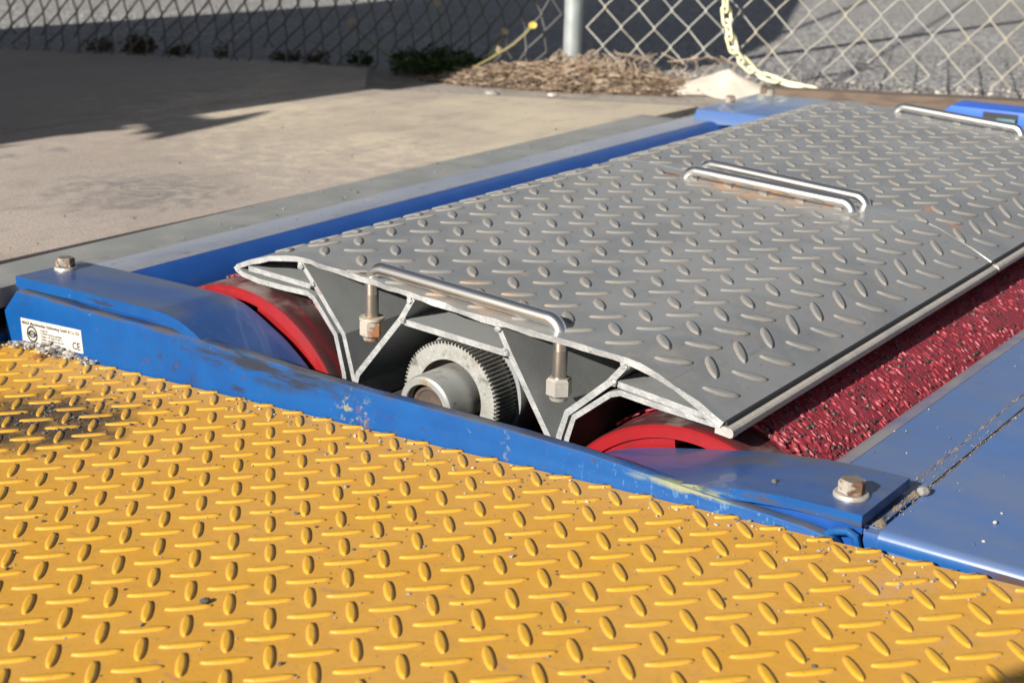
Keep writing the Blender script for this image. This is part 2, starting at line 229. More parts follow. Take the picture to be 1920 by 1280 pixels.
# ------------------------------------------------------------------ mesh helpers (units: pitches)
class MB:
    def __init__(s): s.v = []; s.f = []; s.mi = []; s.cur = 0
    def add(s, vs, fs):
        o = len(s.v); s.v += [Vector(p) for p in vs]; s.f += [[i+o for i in f] for f in fs]; s.mi += [s.cur]*len(fs); return s
    def box(s, a, b):
        x0, y0, z0 = a; x1, y1, z1 = b
        return s.add([(x0,y0,z0),(x1,y0,z0),(x1,y1,z0),(x0,y1,z0),(x0,y0,z1),(x1,y0,z1),(x1,y1,z1),(x0,y1,z1)],
                     [(0,3,2,1),(4,5,6,7),(0,1,5,4),(1,2,6,5),(2,3,7,6),(3,0,4,7)])
    def rings(s, rings, closed=True, cap0=True, cap1=True):
        n = len(rings[0]); vs = [p for rg in rings for p in rg]; fs = []
        for k in range(len(rings)-1):
            for i in range(n if closed else n-1):
                j = (i+1) % n; fs.append((k*n+i, k*n+j, (k+1)*n+j, (k+1)*n+i))
        if cap0: fs.append(tuple(reversed(range(n))))
        if cap1: fs.append(tuple(range((len(rings)-1)*n, len(rings)*n)))
        return s.add(vs, fs)
    def tube(s, pts, rad, n=10, caps=True):
        pts = [Vector(p) for p in pts]; rg = []; prevx = None
        for i, p in enumerate(pts):
            t = (pts[min(i+1, len(pts)-1)] - pts[max(i-1, 0)]).normalized()
            if prevx is None:
                a = Vector((0, 0, 1)) if abs(t.z) < .9 else Vector((1, 0, 0)); x = (a - t*a.dot(t)).normalized()
            else: x = (prevx - t*prevx.dot(t)).normalized()
            y = t.cross(x); prevx = x
            q = rad[i] if isinstance(rad, (list, tuple)) else rad
            rg.append([p + x*math.cos(2*math.pi*k/n)*q + y*math.sin(2*math.pi*k/n)*q for k in range(n)])
        return s.rings(rg, True, caps, caps)
    def lathe(s, prof, origin, n=48, axis=(1, 0, 0)):
        ax = Vector(axis).normalized(); a = Vector((0, 1, 0)) if abs(ax.y) < .9 else Vector((0, 0, 1))
        x = (a - ax*a.dot(ax)).normalized(); y = ax.cross(x); o = Vector(origin)
        rg = [[o + ax*h + (x*math.cos(2*math.pi*k/n) + y*math.sin(2*math.pi*k/n))*q for k in range(n)] for h, q in prof]
        return s.rings(rg, True, False, False)
    def blob(s, c, rx, ry=None, rz=None, sub=1, jit=.25, rot=None):
        bm = bmesh.new(); bmesh.ops.create_icosphere(bm, subdivisions=sub, radius=1)
        ry = ry or rx; rz = rz or rx; c = Vector(c)
        R = rot or Euler((random.random()*6, random.random()*6, random.random()*6)).to_matrix()
        k = Matrix.Diagonal((rx, ry, rz))
        vs = [c + k @ (R @ (v.co*(1+random.uniform(-jit, jit)))) for v in bm.verts]
        fs = [[v.index for v in f.verts] for f in bm.faces]; bm.free(); return s.add(vs, fs)
    def mesh(s, name, mats, origin=(0, 0, 0), smooth=True, angle=35, bevel=0.0):
        o = Vector(origin); me = bpy.data.meshes.new(name)
        me.from_pydata([tuple((p-o)*S) for p in s.v], [], s.f)
        if not isinstance(mats, (list, tuple)): mats = [mats]
        for k in mats: me.materials.append(k)
        if len(mats) > 1: me.polygons.foreach_set('material_index', s.mi)
        if bevel:
            bm = bmesh.new(); bm.from_mesh(me)
            es = [e for e in bm.edges if len(e.link_faces) == 2 and e.calc_face_angle(0) > R_(30)]
            bmesh.ops.bevel(bm, geom=es, offset=bevel*S, segments=2, affect='EDGES', profile=.6, clamp_overlap=True)
            bm.to_mesh(me); bm.free()
        if smooth:
            me.polygons.foreach_set('use_smooth', [True]*len(me.polygons))
            me.set_sharp_from_angle(angle=R_(angle))
        me.validate(); me.update(); return me

ORG = {}; BIG_ONES = set(); KS = 1.055; KO = Vector((1.3292, .5302, -.6438))
def kp(p): return Vector(p)*KS + KO
def link(name, data, parent=None, loc=None):
    o = bpy.data.objects.new(name, data); COL.objects.link(o)
    if parent is not None: o.parent = parent
    if loc is not None: o.location = Vector(loc)*S
    return o
def tag(o, label=None, cat=None, group=None, kind=None):
    for k, v in (('label', label), ('category', cat), ('group', group), ('kind', kind)):
        if v: o[k] = v
    return o
def thing(name, loc, label, cat, group=None):
    o = link(name, None, None, loc); o.empty_display_size = .02; ORG[o] = Vector(loc); return tag(o, label, cat, group)
def top(o):
    while o.parent is not None: o = o.parent
    return o
def part(name, mb, mats, parent, label=None, kind=None, **kw):
    og = ORG[top(parent)]
    if top(parent) in BIG_ONES: mb.v = [kp(q) for q in mb.v]
    o = link(name, mb.mesh(name, mats, og, **kw), parent); tag(o, label, kind=kind); return o
def solo(name, mb, mats, loc, label=None, cat=None, group=None, kind=None, **kw):
    o = link(name, mb.mesh(name, mats, loc, **kw), None, loc); ORG[o] = Vector(loc); return tag(o, label, cat, group, kind)
def setting(name, mb, mats, **kw): return solo(name, mb, mats, (0, 0, 0), kind='structure', **kw)

PHI = .05; cP, sP = math.cos(PHI), math.sin(PHI)
def Y2M(x, y, z=0.0):            # the yellow plate lies tilted by PHI about X
    y += 1; z -= .27
    return Vector((x, cP*y + sP*z, -sP*y + cP*z))
def prism(mb, poly, vec, cap=True):
    n = len(poly); vec = Vector(vec); a = [Vector(p) for p in poly]; b = [p + vec for p in a]
    return mb.rings([a, b], True, cap, cap)
def proj_in_view(p, margin=1.0):
    v = Vector(p) - CP; z = v.dot(d)
    return z > 1 and abs(v.dot(r)/z) < .3478*margin and abs(v.dot(u)/z) < .2318*margin

# ------------------------------------------------------------------ setting: ground, slabs, road, pit
g = MB()
def quad(mb, x0, x1, y0, y1, z): mb.add([(x0,y0,z),(x1,y0,z),(x1,y1,z),(x0,y1,z)], [(0,1,2,3)])
BIG = 4000
X0, X1, Y0, Y1 = -36, 50, -16, 28.9
quad(g, -BIG, X0, -BIG, BIG, -.36); quad(g, X1, BIG, -BIG, BIG, -.36); quad(g, X0, X1, -BIG, Y0, -.36); quad(g, X0, X1, Y1, BIG, -.36)
setting('road', g, m_asph, smooth=False)
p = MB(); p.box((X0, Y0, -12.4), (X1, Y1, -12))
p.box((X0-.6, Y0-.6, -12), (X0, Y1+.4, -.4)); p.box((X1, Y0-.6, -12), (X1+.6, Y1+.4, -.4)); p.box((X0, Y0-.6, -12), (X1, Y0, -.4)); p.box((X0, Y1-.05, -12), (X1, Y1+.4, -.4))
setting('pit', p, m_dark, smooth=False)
def slab(poly, zt=0.0, zb=-.5):
    s = MB(); n = 24
    prism(s, [(x, y, zb) for x, y in poly], (0, 0, zt-zb)); return s
setting('concrete_slab', slab([(-70, 28.75), (47.2, 29.35), (46.2, 31.6), (42.8, 38.8), (39.4, 46.7), (38.9, 48.2), (21, 48.45), (-70, 48.45)]), m_conc, bevel=.08)
setting('concrete_slab', slab([(-70, 48.95), (21, 48.95), (34, 48.95), (40.9, 48.0), (41.6, 48.6), (46.7, 52.9), (44.5, 60.8), (40.4, 68.6), (35.5, 78.4), (24, 103), (-70, 103)]), m_conc, bevel=.1)
v = MB()                                             # bare dirt between slab and road
pts = [(38.9, 48.5), (39.4, 46.6), (47.1, 29.4), (51, 27), (62, 8), (68, 8), (64, 21), (59, 31), (54, 42), (48.6, 54), (46.4, 54)]
v.add([(x, y, -.17+random.uniform(-.05, .05)) for x, y in pts], [tuple(range(len(pts)))])
setting('dirt_verge', v, m_dirt)

# ------------------------------------------------------------------ roller tester frame
FR = thing('roller_tester_frame', (1, 12, -2), 'blue painted steel frame of a vehicle roller tester sunk in the concrete', 'roller tester')
b = MB()
top_pts = [(26.28, -.62), (25.62, .08), (25.3, .13)] + [(25-i*.75, None) for i in range(33)]
def beam_z(y):
    ks = [(-1, -.34), (.3, -.26), (.56, -.22), (3.7, -.08), (5.5, .03), (7.8, .11), (10.3, .07), (13.1, .04), (15.5, .12), (18.8, .15), (20.9, .12), (26, .13)]
    for (a, za), (c, zc) in zip(ks, ks[1:]):
        if a <= y <= c: return za + (zc-za)*(y-a)/(c-a)
    return .1
outline = [(y, beam_z(y) + (random.uniform(-.018, .018)) if z is None else z) for y, z in top_pts if (z is not None or y > .4)] + [(.4, -.27), (.15, -.62), (.1, -2.6), (26.2, -3.2)]
prism(b, [(.53, y, z) for y, z in outline], (.31, 0, 0))
part('front_beam', b, m_blue, FR, bevel=.06)
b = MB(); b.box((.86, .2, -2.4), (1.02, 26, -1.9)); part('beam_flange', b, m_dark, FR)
b = MB(); b.box((-.9, 26.35, -2.0), (1.6, 27.2, -1.35)); part('end_bracket', b, m_blue, FR, bevel=.05)
b = MB()
b.tube([(.67, .62, -.32), (.67, .42, -.17), (.67, .15, -.10), (.67, -.02, -.17), (.67, -.07, -.34), (.67, -.08, -.6)], .085, 10); part('lifting_lug', b, m_blue, FR)

def bent_plate(prof, x0, x1, t):
    mb = MB(); top_ = [(y, z) for y, z in prof]; bot = [(y, z-t) for y, z in prof][::-1]
    a = [Vector((x0, y, z)) for y, z in top_+bot]; c = [Vector((x1, y, z)) for y, z in top_+bot]; n = len(a); h = n//2
    mb.add(a+c, [(i, n+i, n+(i+1) % n, (i+1) % n) for i in range(h-1)])
    mb.cur = 1; mb.add(a+c, [(i, n+i, n+(i+1) % n, (i+1) % n) for i in range(h-1, n)])
    mb.add(a+c, [(i, i+1, n-2-i, n-1-i) for i in range(h-1)] + [(n+i, n+n-1-i, n+n-2-i, n+i+1) for i in range(h-1)]); return mb
def sm(prof, n=4):
    out = []
    P = prof
    for i in range(len(P)-1):
        p0 = P[max(i-1, 0)]; p1 = P[i]; p2 = P[i+1]; p3 = P[min(i+2, len(P)-1)]
        for k in range(n):
            t = k/n
            out.append(tuple(.5*((2*p1[j]) + (-p0[j]+p2[j])*t + (2*p0[j]-5*p1[j]+4*p2[j]-p3[j])*t*t + (-p0[j]+3*p1[j]-3*p2[j]+p3[j])*t**3) for j in range(2)))
    out.append(P[-1]); return out
Lprof = sm([(25.64, .50), (23, .56), (20.4, .60), (19.5, .60), (18.9, .52), (18.35, .33), (17.8, .06), (17.2, -.25), (16.5, -.75), (15.6, -1.5)])
gl = part('guard_plate', bent_plate(Lprof, .56, 2.85, .30), [m_guard, m_blue], FR, label='blue guard plate at the labelled end, bent down beside the roller', bevel=.035)
Rprof = sm([(-.14, .33), (1.0, .31), (1.6, .27), (2.4, .18), (3.2, .05), (4.7, -.26), (6.0, -.56), (6.9, -.86), (7.6, -1.3)])
gr = part('guard_plate', bent_plate(Rprof, .60, 2.98, .24), [m_guard, m_blue], FR, label='scuffed blue guard plate with one large rusty bolt', bevel=.03)
b = MB(); prism(b, [(.90, 26, -1.6), (.90, 26, .16), (.90, 20, .22), (.90, 19.3, .1), (.90, 18.2, -.6), (.90, 17.6, -1.6)], (1.5, 0, 0)); part('spacer_block', b, m_wall, FR)
b = MB(); prism(b, [(.90, -.05, -1.6), (.90, -.05, .03), (.90, 1.5, -.02), (.90, 3.2, -.25), (.90, 3.6, -1.6)], (1.9, 0, 0)); part('spacer_block', b, m_wall, FR)
def washer(c, flange, parent):
    w_ = MB(); w_.lathe([(0, .01), (0, flange), (.05, flange), (.085, flange*.93), (.085, .01)], c, 28, (0, 0, 1)); part('washer', w_, m_nut, parent)
def hexbolt(c, rad, h, flange, mb=None, rot=.2):
    mb = mb or MB(); c = Vector(c); n = 6
    R = [[c + Vector((math.cos(rot+k*math.pi/3)*q, math.sin(rot+k*math.pi/3)*q, z)) for k in range(6)] for z, q in ((.10, rad), (.10+h*.86, rad), (.10+h, rad*.84))]
    mb.rings(R, True, False, True); return mb
part('bolt', hexbolt((1.97, 25.2, .505), .27, .25, .335, rot=.35), m_bolt, gl, angle=25); washer((1.97, 25.2, .505), .325, gl)
part('bolt', hexbolt((1.40, .44, .315), .275, .26, .37, rot=.12), m_bolt, gr, angle=25); washer((1.40, .44, .315), .355, gr)

# far end beam and plates
b = MB(); b.box((43.4, 1, -2.6), (43.8, 26.8, -.1)); part('far_beam', b, m_blue, FR, bevel=.05)
b = MB(); fp = sm([(27.3, .52), (25.6, .52), (25.0, .55), (22.5, .55), (20, .45), (17, .30), (12, .1)])
prism(b, [(43.2, y, z) for y, z in fp] + [(43.2-.4, y, z-.62) for y, z in fp[::-1]], (7.6, .35, 0)); gf = part('guard_plate', b, m_bluetop, FR, label='far guard plate with two small bolts', bevel=.05)
for (x, y) in ((45.9, 27.0), (49.7, 26.6)): part('bolt', hexbolt((x, y-.2, .53), .26, .34, .30), m_bolt, gf, angle=25)
# channel beside the concrete
def strip_between(a, b_, x0, x1, sh=.034):
    mb = MB(); n = 16; rg = []
    for k in range(n+1):
        x = x0 + (x1-x0)*k/n; dy = sh*(x-3)
        rg.append([Vector((x, y+dy, z)) for y, z in a] + [Vector((x, y+dy, z)) for y, z in b_])
    return mb.rings(rg, True, True, True)
part('edge_strip', strip_between([(28.70, .012), (26.50, .012)], [(26.50, -.6), (28.70, -.6)], -6, 42.4), m_strip, FR, bevel=.03)
part('channel_flange', strip_between([(26.46, .035), (24.95, .03)], [(24.95, -.25), (26.46, -.25)], 1.3, 44.5), m_worn, FR, bevel=.03)
cw = [(24.94, .02), (24.75, -.01), (24.5, -.10), (24.1, -.32), (23.8, -.62), (23.6, -1.1), (23.55, -3.5)]
part('channel_wall', strip_between(cw, [(y+.14, z-.1) for y, z in cw[::-1]], 1.3, 44.5, .032), m_wall, FR)
# deck plate on the near side
dk = [(1.98, -.75), (1.97, -.42), (1.92, -.20), (1.82, -.07), (1.68, -.01), (1.45, .0)]
lipm = strip_between(dk, [(1.44, -.2), (1.80, -.32), (1.85, -.75)], 2.7, 44, 0.0); part('deck_lip', lipm, m_lip, FR)
b = MB(); prism(b, [(2.7, 1.435, .004), (2.7, -.02, .004), (2.7, -.02, -.2), (2.7, 1.435, -.2)], (41.3, 0, 0)); part('deck_plate', b, m_bluetop, FR)
b = MB(); prism(b, [(.95, -.06, .012), (.95, -.34, .012), (.95, -.34, -.2), (.95, -.06, -.2)], (43, 0, 0)); part('deck_plate', b, m_bluetop, FR)
b = MB(); pr_ = [(.76, -.5), (.76, -.17), (.79, -.07), (.86, -.01), (.97, .012), (44, .012), (44, -.5)]
prism(b, [(x, -.42, z) for x, z in pr_], (0, -13.5, 0)); part('deck_plate', b, m_bluetop, FR)
b = MB(); prism(b, [(x, -.12, z-.02) for x, z in [(.80, -.6), (.80, -.17), (.84, -.06), (.95, .0), (1.2, .0), (1.2, -.6)]], (0, -.3, 0)); part('deck_edge', b, m_blue, FR)
b = MB(); prism(b, [(x, -.43, z) for x, z in [(.742, -.32), (.742, -.17), (.76, -.12), (.76, -.32)]], (0, -13.4, 0)); part('deck_edge', b, m_blue, FR)
# far box with connector
BX = thing('connector_box', (51, 15, 0), 'bright blue steel box with a teal connector in its front slot', 'connector box')
b = MB(); prism(b, [(51.0, 17.3, .45), (51.0, 16.7, .98), (51.0, 9, .94), (51.0, 9, -.3), (51.0, 17.4, -.3)], (2.6, .3, 0))
box = part('housing', b, m_boxblue, BX, bevel=.06)
b = MB(); b.box((50.96, 13.2, .2), (50.995, 15.0, .86)); part('slot', b, m_flatblack, BX)  # black plate in place of the slot's dark inside
b = MB(); b.box((50.7, 13.25, .12), (50.95, 14.2, .62)); tc = part('connector', b, m_teal, BX, bevel=.04)
b = MB(); b.box((50.66, 13.35, .2), (50.695, 14.1, .52)); part('socket_face', b, m_flatblack, tc)
for y in (13.52, 13.88):
    b = MB(); b.lathe([(0, 0), (0, .06), (.06, .06), (.06, 0)], (50.60, y, .40), 10); part('pin', b, m_white, tc)

# ------------------------------------------------------------------ rollers
def roller(Yc, Zc, R, label, win, seed):
    rnd = random.Random(seed)
    T = thing('roller', (3, Yc, Zc), label, 'roller')
    def part(nm, mb, *a, **k):
        for v_ in mb.v: v_.y -= .012*(v_.x-3); v_.z += .012*(v_.x-3)
        return globals()['part'](nm, mb, *a, **k)
    x0 = 3.0; xt = x0 + 1.15; x1 = 42.5
    s = MB(); s.lathe([(x0+.06, R-.03), (x0+.12, R), (xt, R)], (0, Yc, Zc), 96); part('smooth_band', s, m_band, T)
    s = MB(); n = 96; RS = R + (.10 if Yc < 10 else .03); prof = [(xt + (x1-xt)*k/60, RS) for k in range(61)]; prof[0] = (xt, R-.005)
    s.lathe(prof, (0, Yc, Zc), n); part('shell', s, m_burg, T)
    e = MB()                                    # end disc with window openings
    N = 120; rad = [R-.34, R*.58]; face_x = x0
    e.lathe([(x0+.06, R-.03), (x0, R-.08), (x0, R-.32), (x0+.10, R-.36)], (0, Yc, Zc), N)
    def P(a, q, x): return (x, Yc+q*math.cos(a), Zc+q*math.sin(a))
    vs = []; fs = []
    for k in range(N):
        a0 = 2*math.pi*k/N; a1 = 2*math.pi*(k+1)/N; deg = math.degrees(a0) % 360
        if any(lo <= deg < hi for lo, hi in win): continue
        i = len(vs); q0, q1 = R-.36, R*.55
        vs += [P(a0, q0, x0+.10), P(a1, q0, x0+.10), P(a1, q1, x0+.16), P(a0, q1, x0+.16), P(a0, q0, x0+.6), P(a1, q0, x0+.6), P(a1, q1, x0+.6), P(a0, q1, x0+.6)]
        fs += [(i, i+1, i+2, i+3), (i, i+3, i+7, i+4), (i+1, i+5, i+6, i+2)]
    e.add(vs, fs)
    e.lathe([(x0+.16, R*.55), (x0+.16, .01)], (0, Yc, Zc), 48)
    e.lathe([(x0+.10, R-.36), (x0+2, R-.36)], (0, Yc, Zc), N)
    part('end_disc', e, m_red, T)
    gk = MB(); grd = MB()                        # grit cast into the coating
    def lump(mb, x, a, sz):
        c = Vector((x, Yc+(RS-.005)*math.cos(a), Zc+(RS-.005)*math.sin(a)))
        nrm = Vector((0, math.cos(a), math.sin(a))); tg = Vector((0, -math.sin(a), math.cos(a)))
        ex = sz*rnd.uniform(.8, 1.4); ey = sz*rnd.uniform(.7, 1.2)
        if mb is grd: ex *= .7; ey *= 2.0
        hz = sz*rnd.uniform(.6, 1.0); n = 6; ph = rnd.random()*6
        ring = lambda q, h: [c + Vector((1, 0, 0))*math.cos(ph+2*math.pi*k/n)*ex*q*rnd.uniform(.75, 1.2) + tg*math.sin(ph+2*math.pi*k/n)*ey*q*rnd.uniform(.75, 1.2) + nrm*h for k in range(n)]
        mb.rings([ring(1.15, -.03), ring(.95, hz*.55), ring(.45, hz)], True, False, True)
    lo, hi = (70, 175) if Yc > 10 else (50, 175)
    tot = 8500
    for i in range(tot):
        x = xt + (x1-xt)*(rnd.random()**1.35); a = R_(rnd.uniform(lo, hi))
        if rnd.random() < .36: lump(gk, x, a, rnd.choice((rnd.uniform(.025, .045), rnd.uniform(.04, .065))))
        else: lump(grd, x, a, rnd.uniform(.025, .06))
    part('black_grit', gk, m_gritk, T, kind='stuff'); part('red_grit', grd, m_gritr, T, kind='stuff')
    return T
roller(19.28, -3.40, 4.23, 'red roller beside the blue guard plate with the maker label, mostly under the cover', [(62, 100), (182, 220), (302, 340)], 3)
roller(5.0, -3.66, 3.80, 'red roller with gritty burgundy coat showing along the right edge of the cover', [(82, 120), (202, 240), (322, 359)], 5)

# gear between the rollers
GY, GZ = 10.86, -.18
G = thing('gear_wheel', kp((2, GY, GZ)), 'grey toothed gear wheel with rusty hub under the cover', 'gear')
BIG_ONES.add(G); gm = MB(); nt_ = 84; rg = []
def gring(x, rt, rb):
    out = []
    for k in range(nt_):
        for fr, q in ((.0, rb), (.30, rb), (.42, rt), (.62, rt), (.74, rb)):
            a = 2*math.pi*(k+fr)/nt_; out.append(Vector((x, GY+q*math.cos(a), GZ+q*math.sin(a))))
    return out
n5 = nt_*5
def cring(x, q): return [Vector((x, GY+q*math.cos(2*math.pi*(k//5+(0, .3, .42, .62, .74)[k % 5])/nt_), GZ+q*math.sin(2*math.pi*(k//5+(0, .3, .42, .62, .74)[k % 5])/nt_))) for k in range(n5)]
gm.rings([cring(1.9, .95), cring(1.9, 1.30), gring(1.905, 1.395, 1.325), gring(2.7, 1.40, 1.315), cring(2.7, .9)], True, False, False)
part('toothed_rim', gm, m_gear, G, angle=25)
hb = MB(); hb.lathe([(1.9, .955), (2.35, .95), (2.35, .70)], (0, GY, GZ), 64); part('web', hb, m_brown, G)
hb = MB(); hb.lathe([(2.4, .78), (1.10, .78), (1.0, .755), (.955, .70), (.955, .58), (1.0, .55), (1.22, .545)], (0, GY, GZ), 64); part('hub', hb, m_hub, G)
hb = MB(); hb.lathe([(1.20, .55), (1.16, .40), (1.18, .38), (1.15, .36), (1.15, .01)], (0, GY, GZ), 48); part('shaft', hb, m_brown, G)
hb = MB(); hb.lathe([(2.75, 1.50), (3.0, 1.55), (3.4, 1.55), (3.4, .01)], (0, GY, GZ), 64); hb.lathe([(2.75, 1.50), (2.76, .8)], (0, GY, GZ), 64); part('rear_flange', hb, m_rib, G)
b = MB(); b.box((2.2, 11.2, -1.6), (9, 13.2, -.75)); solo('drive_housing', b, m_dark, (5, 12, -2), 'dark drive housing half hidden in shadow behind the gear', 'housing', bevel=.05)  # pit black again, to keep the space behind the gear dark
# ------------------------------------------------------------------ cover panels
UP = [(18.24, 1.70), (18.19, 1.80), (17.65, 2.02), (16.88, 2.26), (16.27, 2.38), (15.9, 2.425), (15.39, 2.43), (14.67, 2.40), (13.98, 2.365), (13.09, 2.32), (9.68, 2.145), (6.86, 2.085), (5.62, 2.055), (5.31, 2.01), (4.87, 1.90), (4.43, 1.74), (3.84, 1.50), (3.41, 1.30), (3.22, 1.21)]
TH = .145
def ex(y): return 1.5 + .055*(y-9)                  # the cut edge of the near panel, slightly skew
def shift(p, a):                                    # move along the axis of the covers
    y, z = p; return Vector((a, y - a*(.034 - .022*(16-y)/13), z + a*.0255))
def nrm_of(P, i):
    a = P[max(i-1, 0)]; c = P[min(i+1, len(P)-1)]; t = Vector((c[0]-a[0], c[1]-a[1])).normalized(); return Vector((-t.y, t.x)) if t.x > 0 else Vector((t.y, -t.x))
def offset(P, dd):
    out = []
    for i, q in enumerate(P):
        n = nrm_of(P, i)
        if n.y < 0: n = -n
        out.append((q[0]+n.x*dd, q[1]+n.y*dd))
    return out
def resamp(P, step=.35):
    out = []
    for a, c in zip(P, P[1:]):
        L_ = math.dist(a, c); k = max(1, int(L_/step))
        for i in range(k): out.append((a[0]+(c[0]-a[0])*i/k, a[1]+(c[1]-a[1])*i/k))
    return out + [P[-1]]
UPs = resamp(UP, .35)
LOW = offset(UPs, -TH)
def cover_plate(x0f, x1f, seed):
    rnd = random.Random(seed); mb = MB(); n = len(UPs)
    jit = [rnd.uniform(-.05, .05) for _ in range(n)]; jit2 = [rnd.uniform(-.05, .05) for _ in range(n)]
    xs = [0, .04, .5, 1]
    rows_u = []; rows_l = []
    for k in (0, 1):
        f = x0f if k == 0 else x1f
        rows_u.append([shift(p_, f(p_[0])+(jit[i] if k == 0 else 0)) for i, p_ in enumerate(UPs)])
        rows_l.append([shift(p_, f(p_[0])+(jit2[i] if k == 0 else 0)) for i, p_ in enumerate([(q_[0], q_[1]+(rnd.uniform(-.02, .02) if k == 0 else 0)) for q_ in LOW])])
    vs = rows_u[0]+rows_u[1]+rows_l[0]+rows_l[1]; fs = []; mi = []
    for i in range(n-1):
        fs.append((i, n+i, n+i+1, i+1)); mi.append(0)
        fs.append((2*n+i, 2*n+i+1, 3*n+i+1, 3*n+i)); mi.append(0)
        fs.append((i, i+1, 2*n+i+1, 2*n+i)); mi.append(1)
        fs.append((n+i, 3*n+i, 3*n+i+1, n+i+1)); mi.append(1)
    fs.append((0, 2*n, 3*n, n)); mi.append(1); fs.append((n-1, 2*n-1, 4*n-1, 3*n-1)); mi.append(1)
    mb.v = vs; mb.f = [list(f) for f in fs]; mb.mi = mi; return mb
seam = lambda y: 16.95 + .055*(y-9)
fend = lambda y: 32.6 + .055*(y-9)
zero = lambda y: ex(y)
C1 = thing('roller_cover', kp((8, 10, 1.8)), 'nearer grey tread plate roller cover with its open ribbed end showing', 'roller cover', 'tread plate covers over the rollers')
C2 = thing('roller_cover', kp((24, 9.5, 2.2)), 'farther grey tread plate roller cover, beyond the joint with the paired handles', 'roller cover', 'tread plate covers over the rollers')
BIG_ONES.update((C1, C2))
part('top_plate', cover_plate(ex, lambda y: seam(y)-.03, 1), [m_galv, m_ribend], C1, angle=28)
part('top_plate', cover_plate(lambda y: seam(y)+.03, fend, 2), [m_galv, m_galv], C2, angle=28)
RIBS = [  # (name, polyline Y,Z, thickness)
    ('liner', [(18.22, 1.68), (17.97, 1.57), (17.35, 1.50), (16.39, 1.50), (15.50, 1.53), (15.28, 1.45), (14.50, .65), (14.22, -.30), (14.1, -1.2)], .14),
    ('rib', [(15.72, 2.24), (15.25, 1.78), (14.24, .70), (13.93, -.30), (13.75, -.9)], .14),
    ('rib', [(17.75, 1.76), (15.42, 1.72)], .14),
    ('rib', [(13.80, -.45), (13.72, -.20), (12.25, 1.52), (11.86, 2.12)], .15),
    ('rib', [(12.15, 1.46), (9.06, 1.38)], .15),
    ('rib', [(9.26, 1.98), (8.91, 1.42), (7.80, -.20), (7.62, -.45)], .15),
    ('rib', [(5.66, 1.90), (6.12, 1.36), (7.21, .40), (7.40, -.20), (7.5, -.8)], .15),
    ('rib', [(5.90, 1.38), (3.50, 1.19)], .14),
    ('liner', [(7.30, -.8), (7.20, -.20), (7.03, .34), (6.09, 1.10), (5.82, 1.20), (4.71, 1.13), (3.40, 1.09)], .13),
]
def rib_mesh(poly, th, x0, x1):
    mb = MB(); pts = [Vector(q) for q in poly]; L_, R2 = [], []
    for i, q in enumerate(pts):
        t = (pts[min(i+1, len(pts)-1)] - pts[max(i-1, 0)]).normalized(); nn = Vector((-t.y, t.x))
        L_.append(q + nn*th/2); R2.append(q - nn*th/2)
    cyc = L_ + R2[::-1]
    a = [shift(q, x0(q[0])) for q in cyc]; c = [shift(q, x1(q[0])) for q in cyc]
    n = len(cyc); h = n//2
    mb.cur = 0; mb.add(a+c, [(i, (i+1) % n, n+(i+1) % n, n+i) for i in range(h-1, n)])
    mb.cur = 2; mb.add(a+c, [(i, i+1, n+i+1, n+i) for i in range(h-1)])
    mb.cur = 1
    mb.add(a+c, [(i, n-1-i, n-2-i, i+1) for i in range(h-1)] + [(n+i, n+i+1, n+n-2-i, n+n-1-i) for i in range(h-1)])
    return mb
for k, (nm, poly, th) in enumerate(RIBS):
    short = nm == 'rib'
    part(nm, rib_mesh(poly, th, lambda y: ex(y)+.05-(.03 if k % 3 == 0 else .0), lambda y: ex(y)+3.0+.25*(k % 3) if short else seam(y)-.12), [m_rib, m_ribend, m_grime if nm == 'liner' else m_rib], C1, angle=25)
    part(nm, rib_mesh(poly, th, lambda y: fend(y)-3 if short else seam(y)+.12, lambda y: fend(y)-.1), [m_rib, m_ribend, m_grime if nm == 'liner' else m_rib], C2, angle=25)
b = MB(); ep = [shift(q, fend(q[0])-.14) for q in LOW] + [shift(q, fend(q[0])-.14) for q in ((4.7, 1.0), (6, 1.0), (7.4, -.6), (13.9, -.6), (15.3, 1.4), (17.9, 1.5))]
prism(b, ep, (.08, 0, 0)); part('light_stop_plate', b, m_rib, C2)  # added unseen plate closing the far end to keep daylight out
for y, z in ((15.30, 1.80), (12.20, 1.50), (9.00, 1.42), (5.98, 1.40), (15.72, 2.22), (11.92, 2.06), (9.24, 1.92), (5.72, 1.86)):
    wb = MB(); q = shift((y, z), ex(y)+.03)
    for _ in range(2): wb.blob(q+Vector((random.uniform(-.02, .04), random.uniform(-.04, .04), random.uniform(-.04, .04))), .075, .085, .07, 2, .25)
    part('weld_bead', wb, m_ribend, C1)
# bar along the lower right edge of each cover and a black strip painting in its shaded gap
for C_, a0, a1 in ((C1, lambda y: ex(y)+.02, lambda y: seam(y)-.06), (C2, lambda y: seam(y)+.10, lambda y: fend(y))):
    mb = MB(); prof = [(3.42, 1.11), (3.05, 1.11), (3.0, 1.07), (2.98, 1.00), (3.0, .93), (3.06, .90), (3.42, .93)]
    mb.rings([[shift(q, a0(q[0])) for q in prof], [shift(q, a1(q[0])) for q in prof]], True, True, True); part('edge_bar', mb, m_lipbar, C_)
    mb = MB(); prof = [(3.42, 1.26), (3.17, 1.20), (3.17, 1.115), (3.42, 1.115)]
    mb.rings([[shift(q, a0(q[0])+.06) for q in prof], [shift(q, a1(q[0])-.06) for q in prof]], True, True, True); part('edge_gap_strip', mb, m_flatblack, C_)

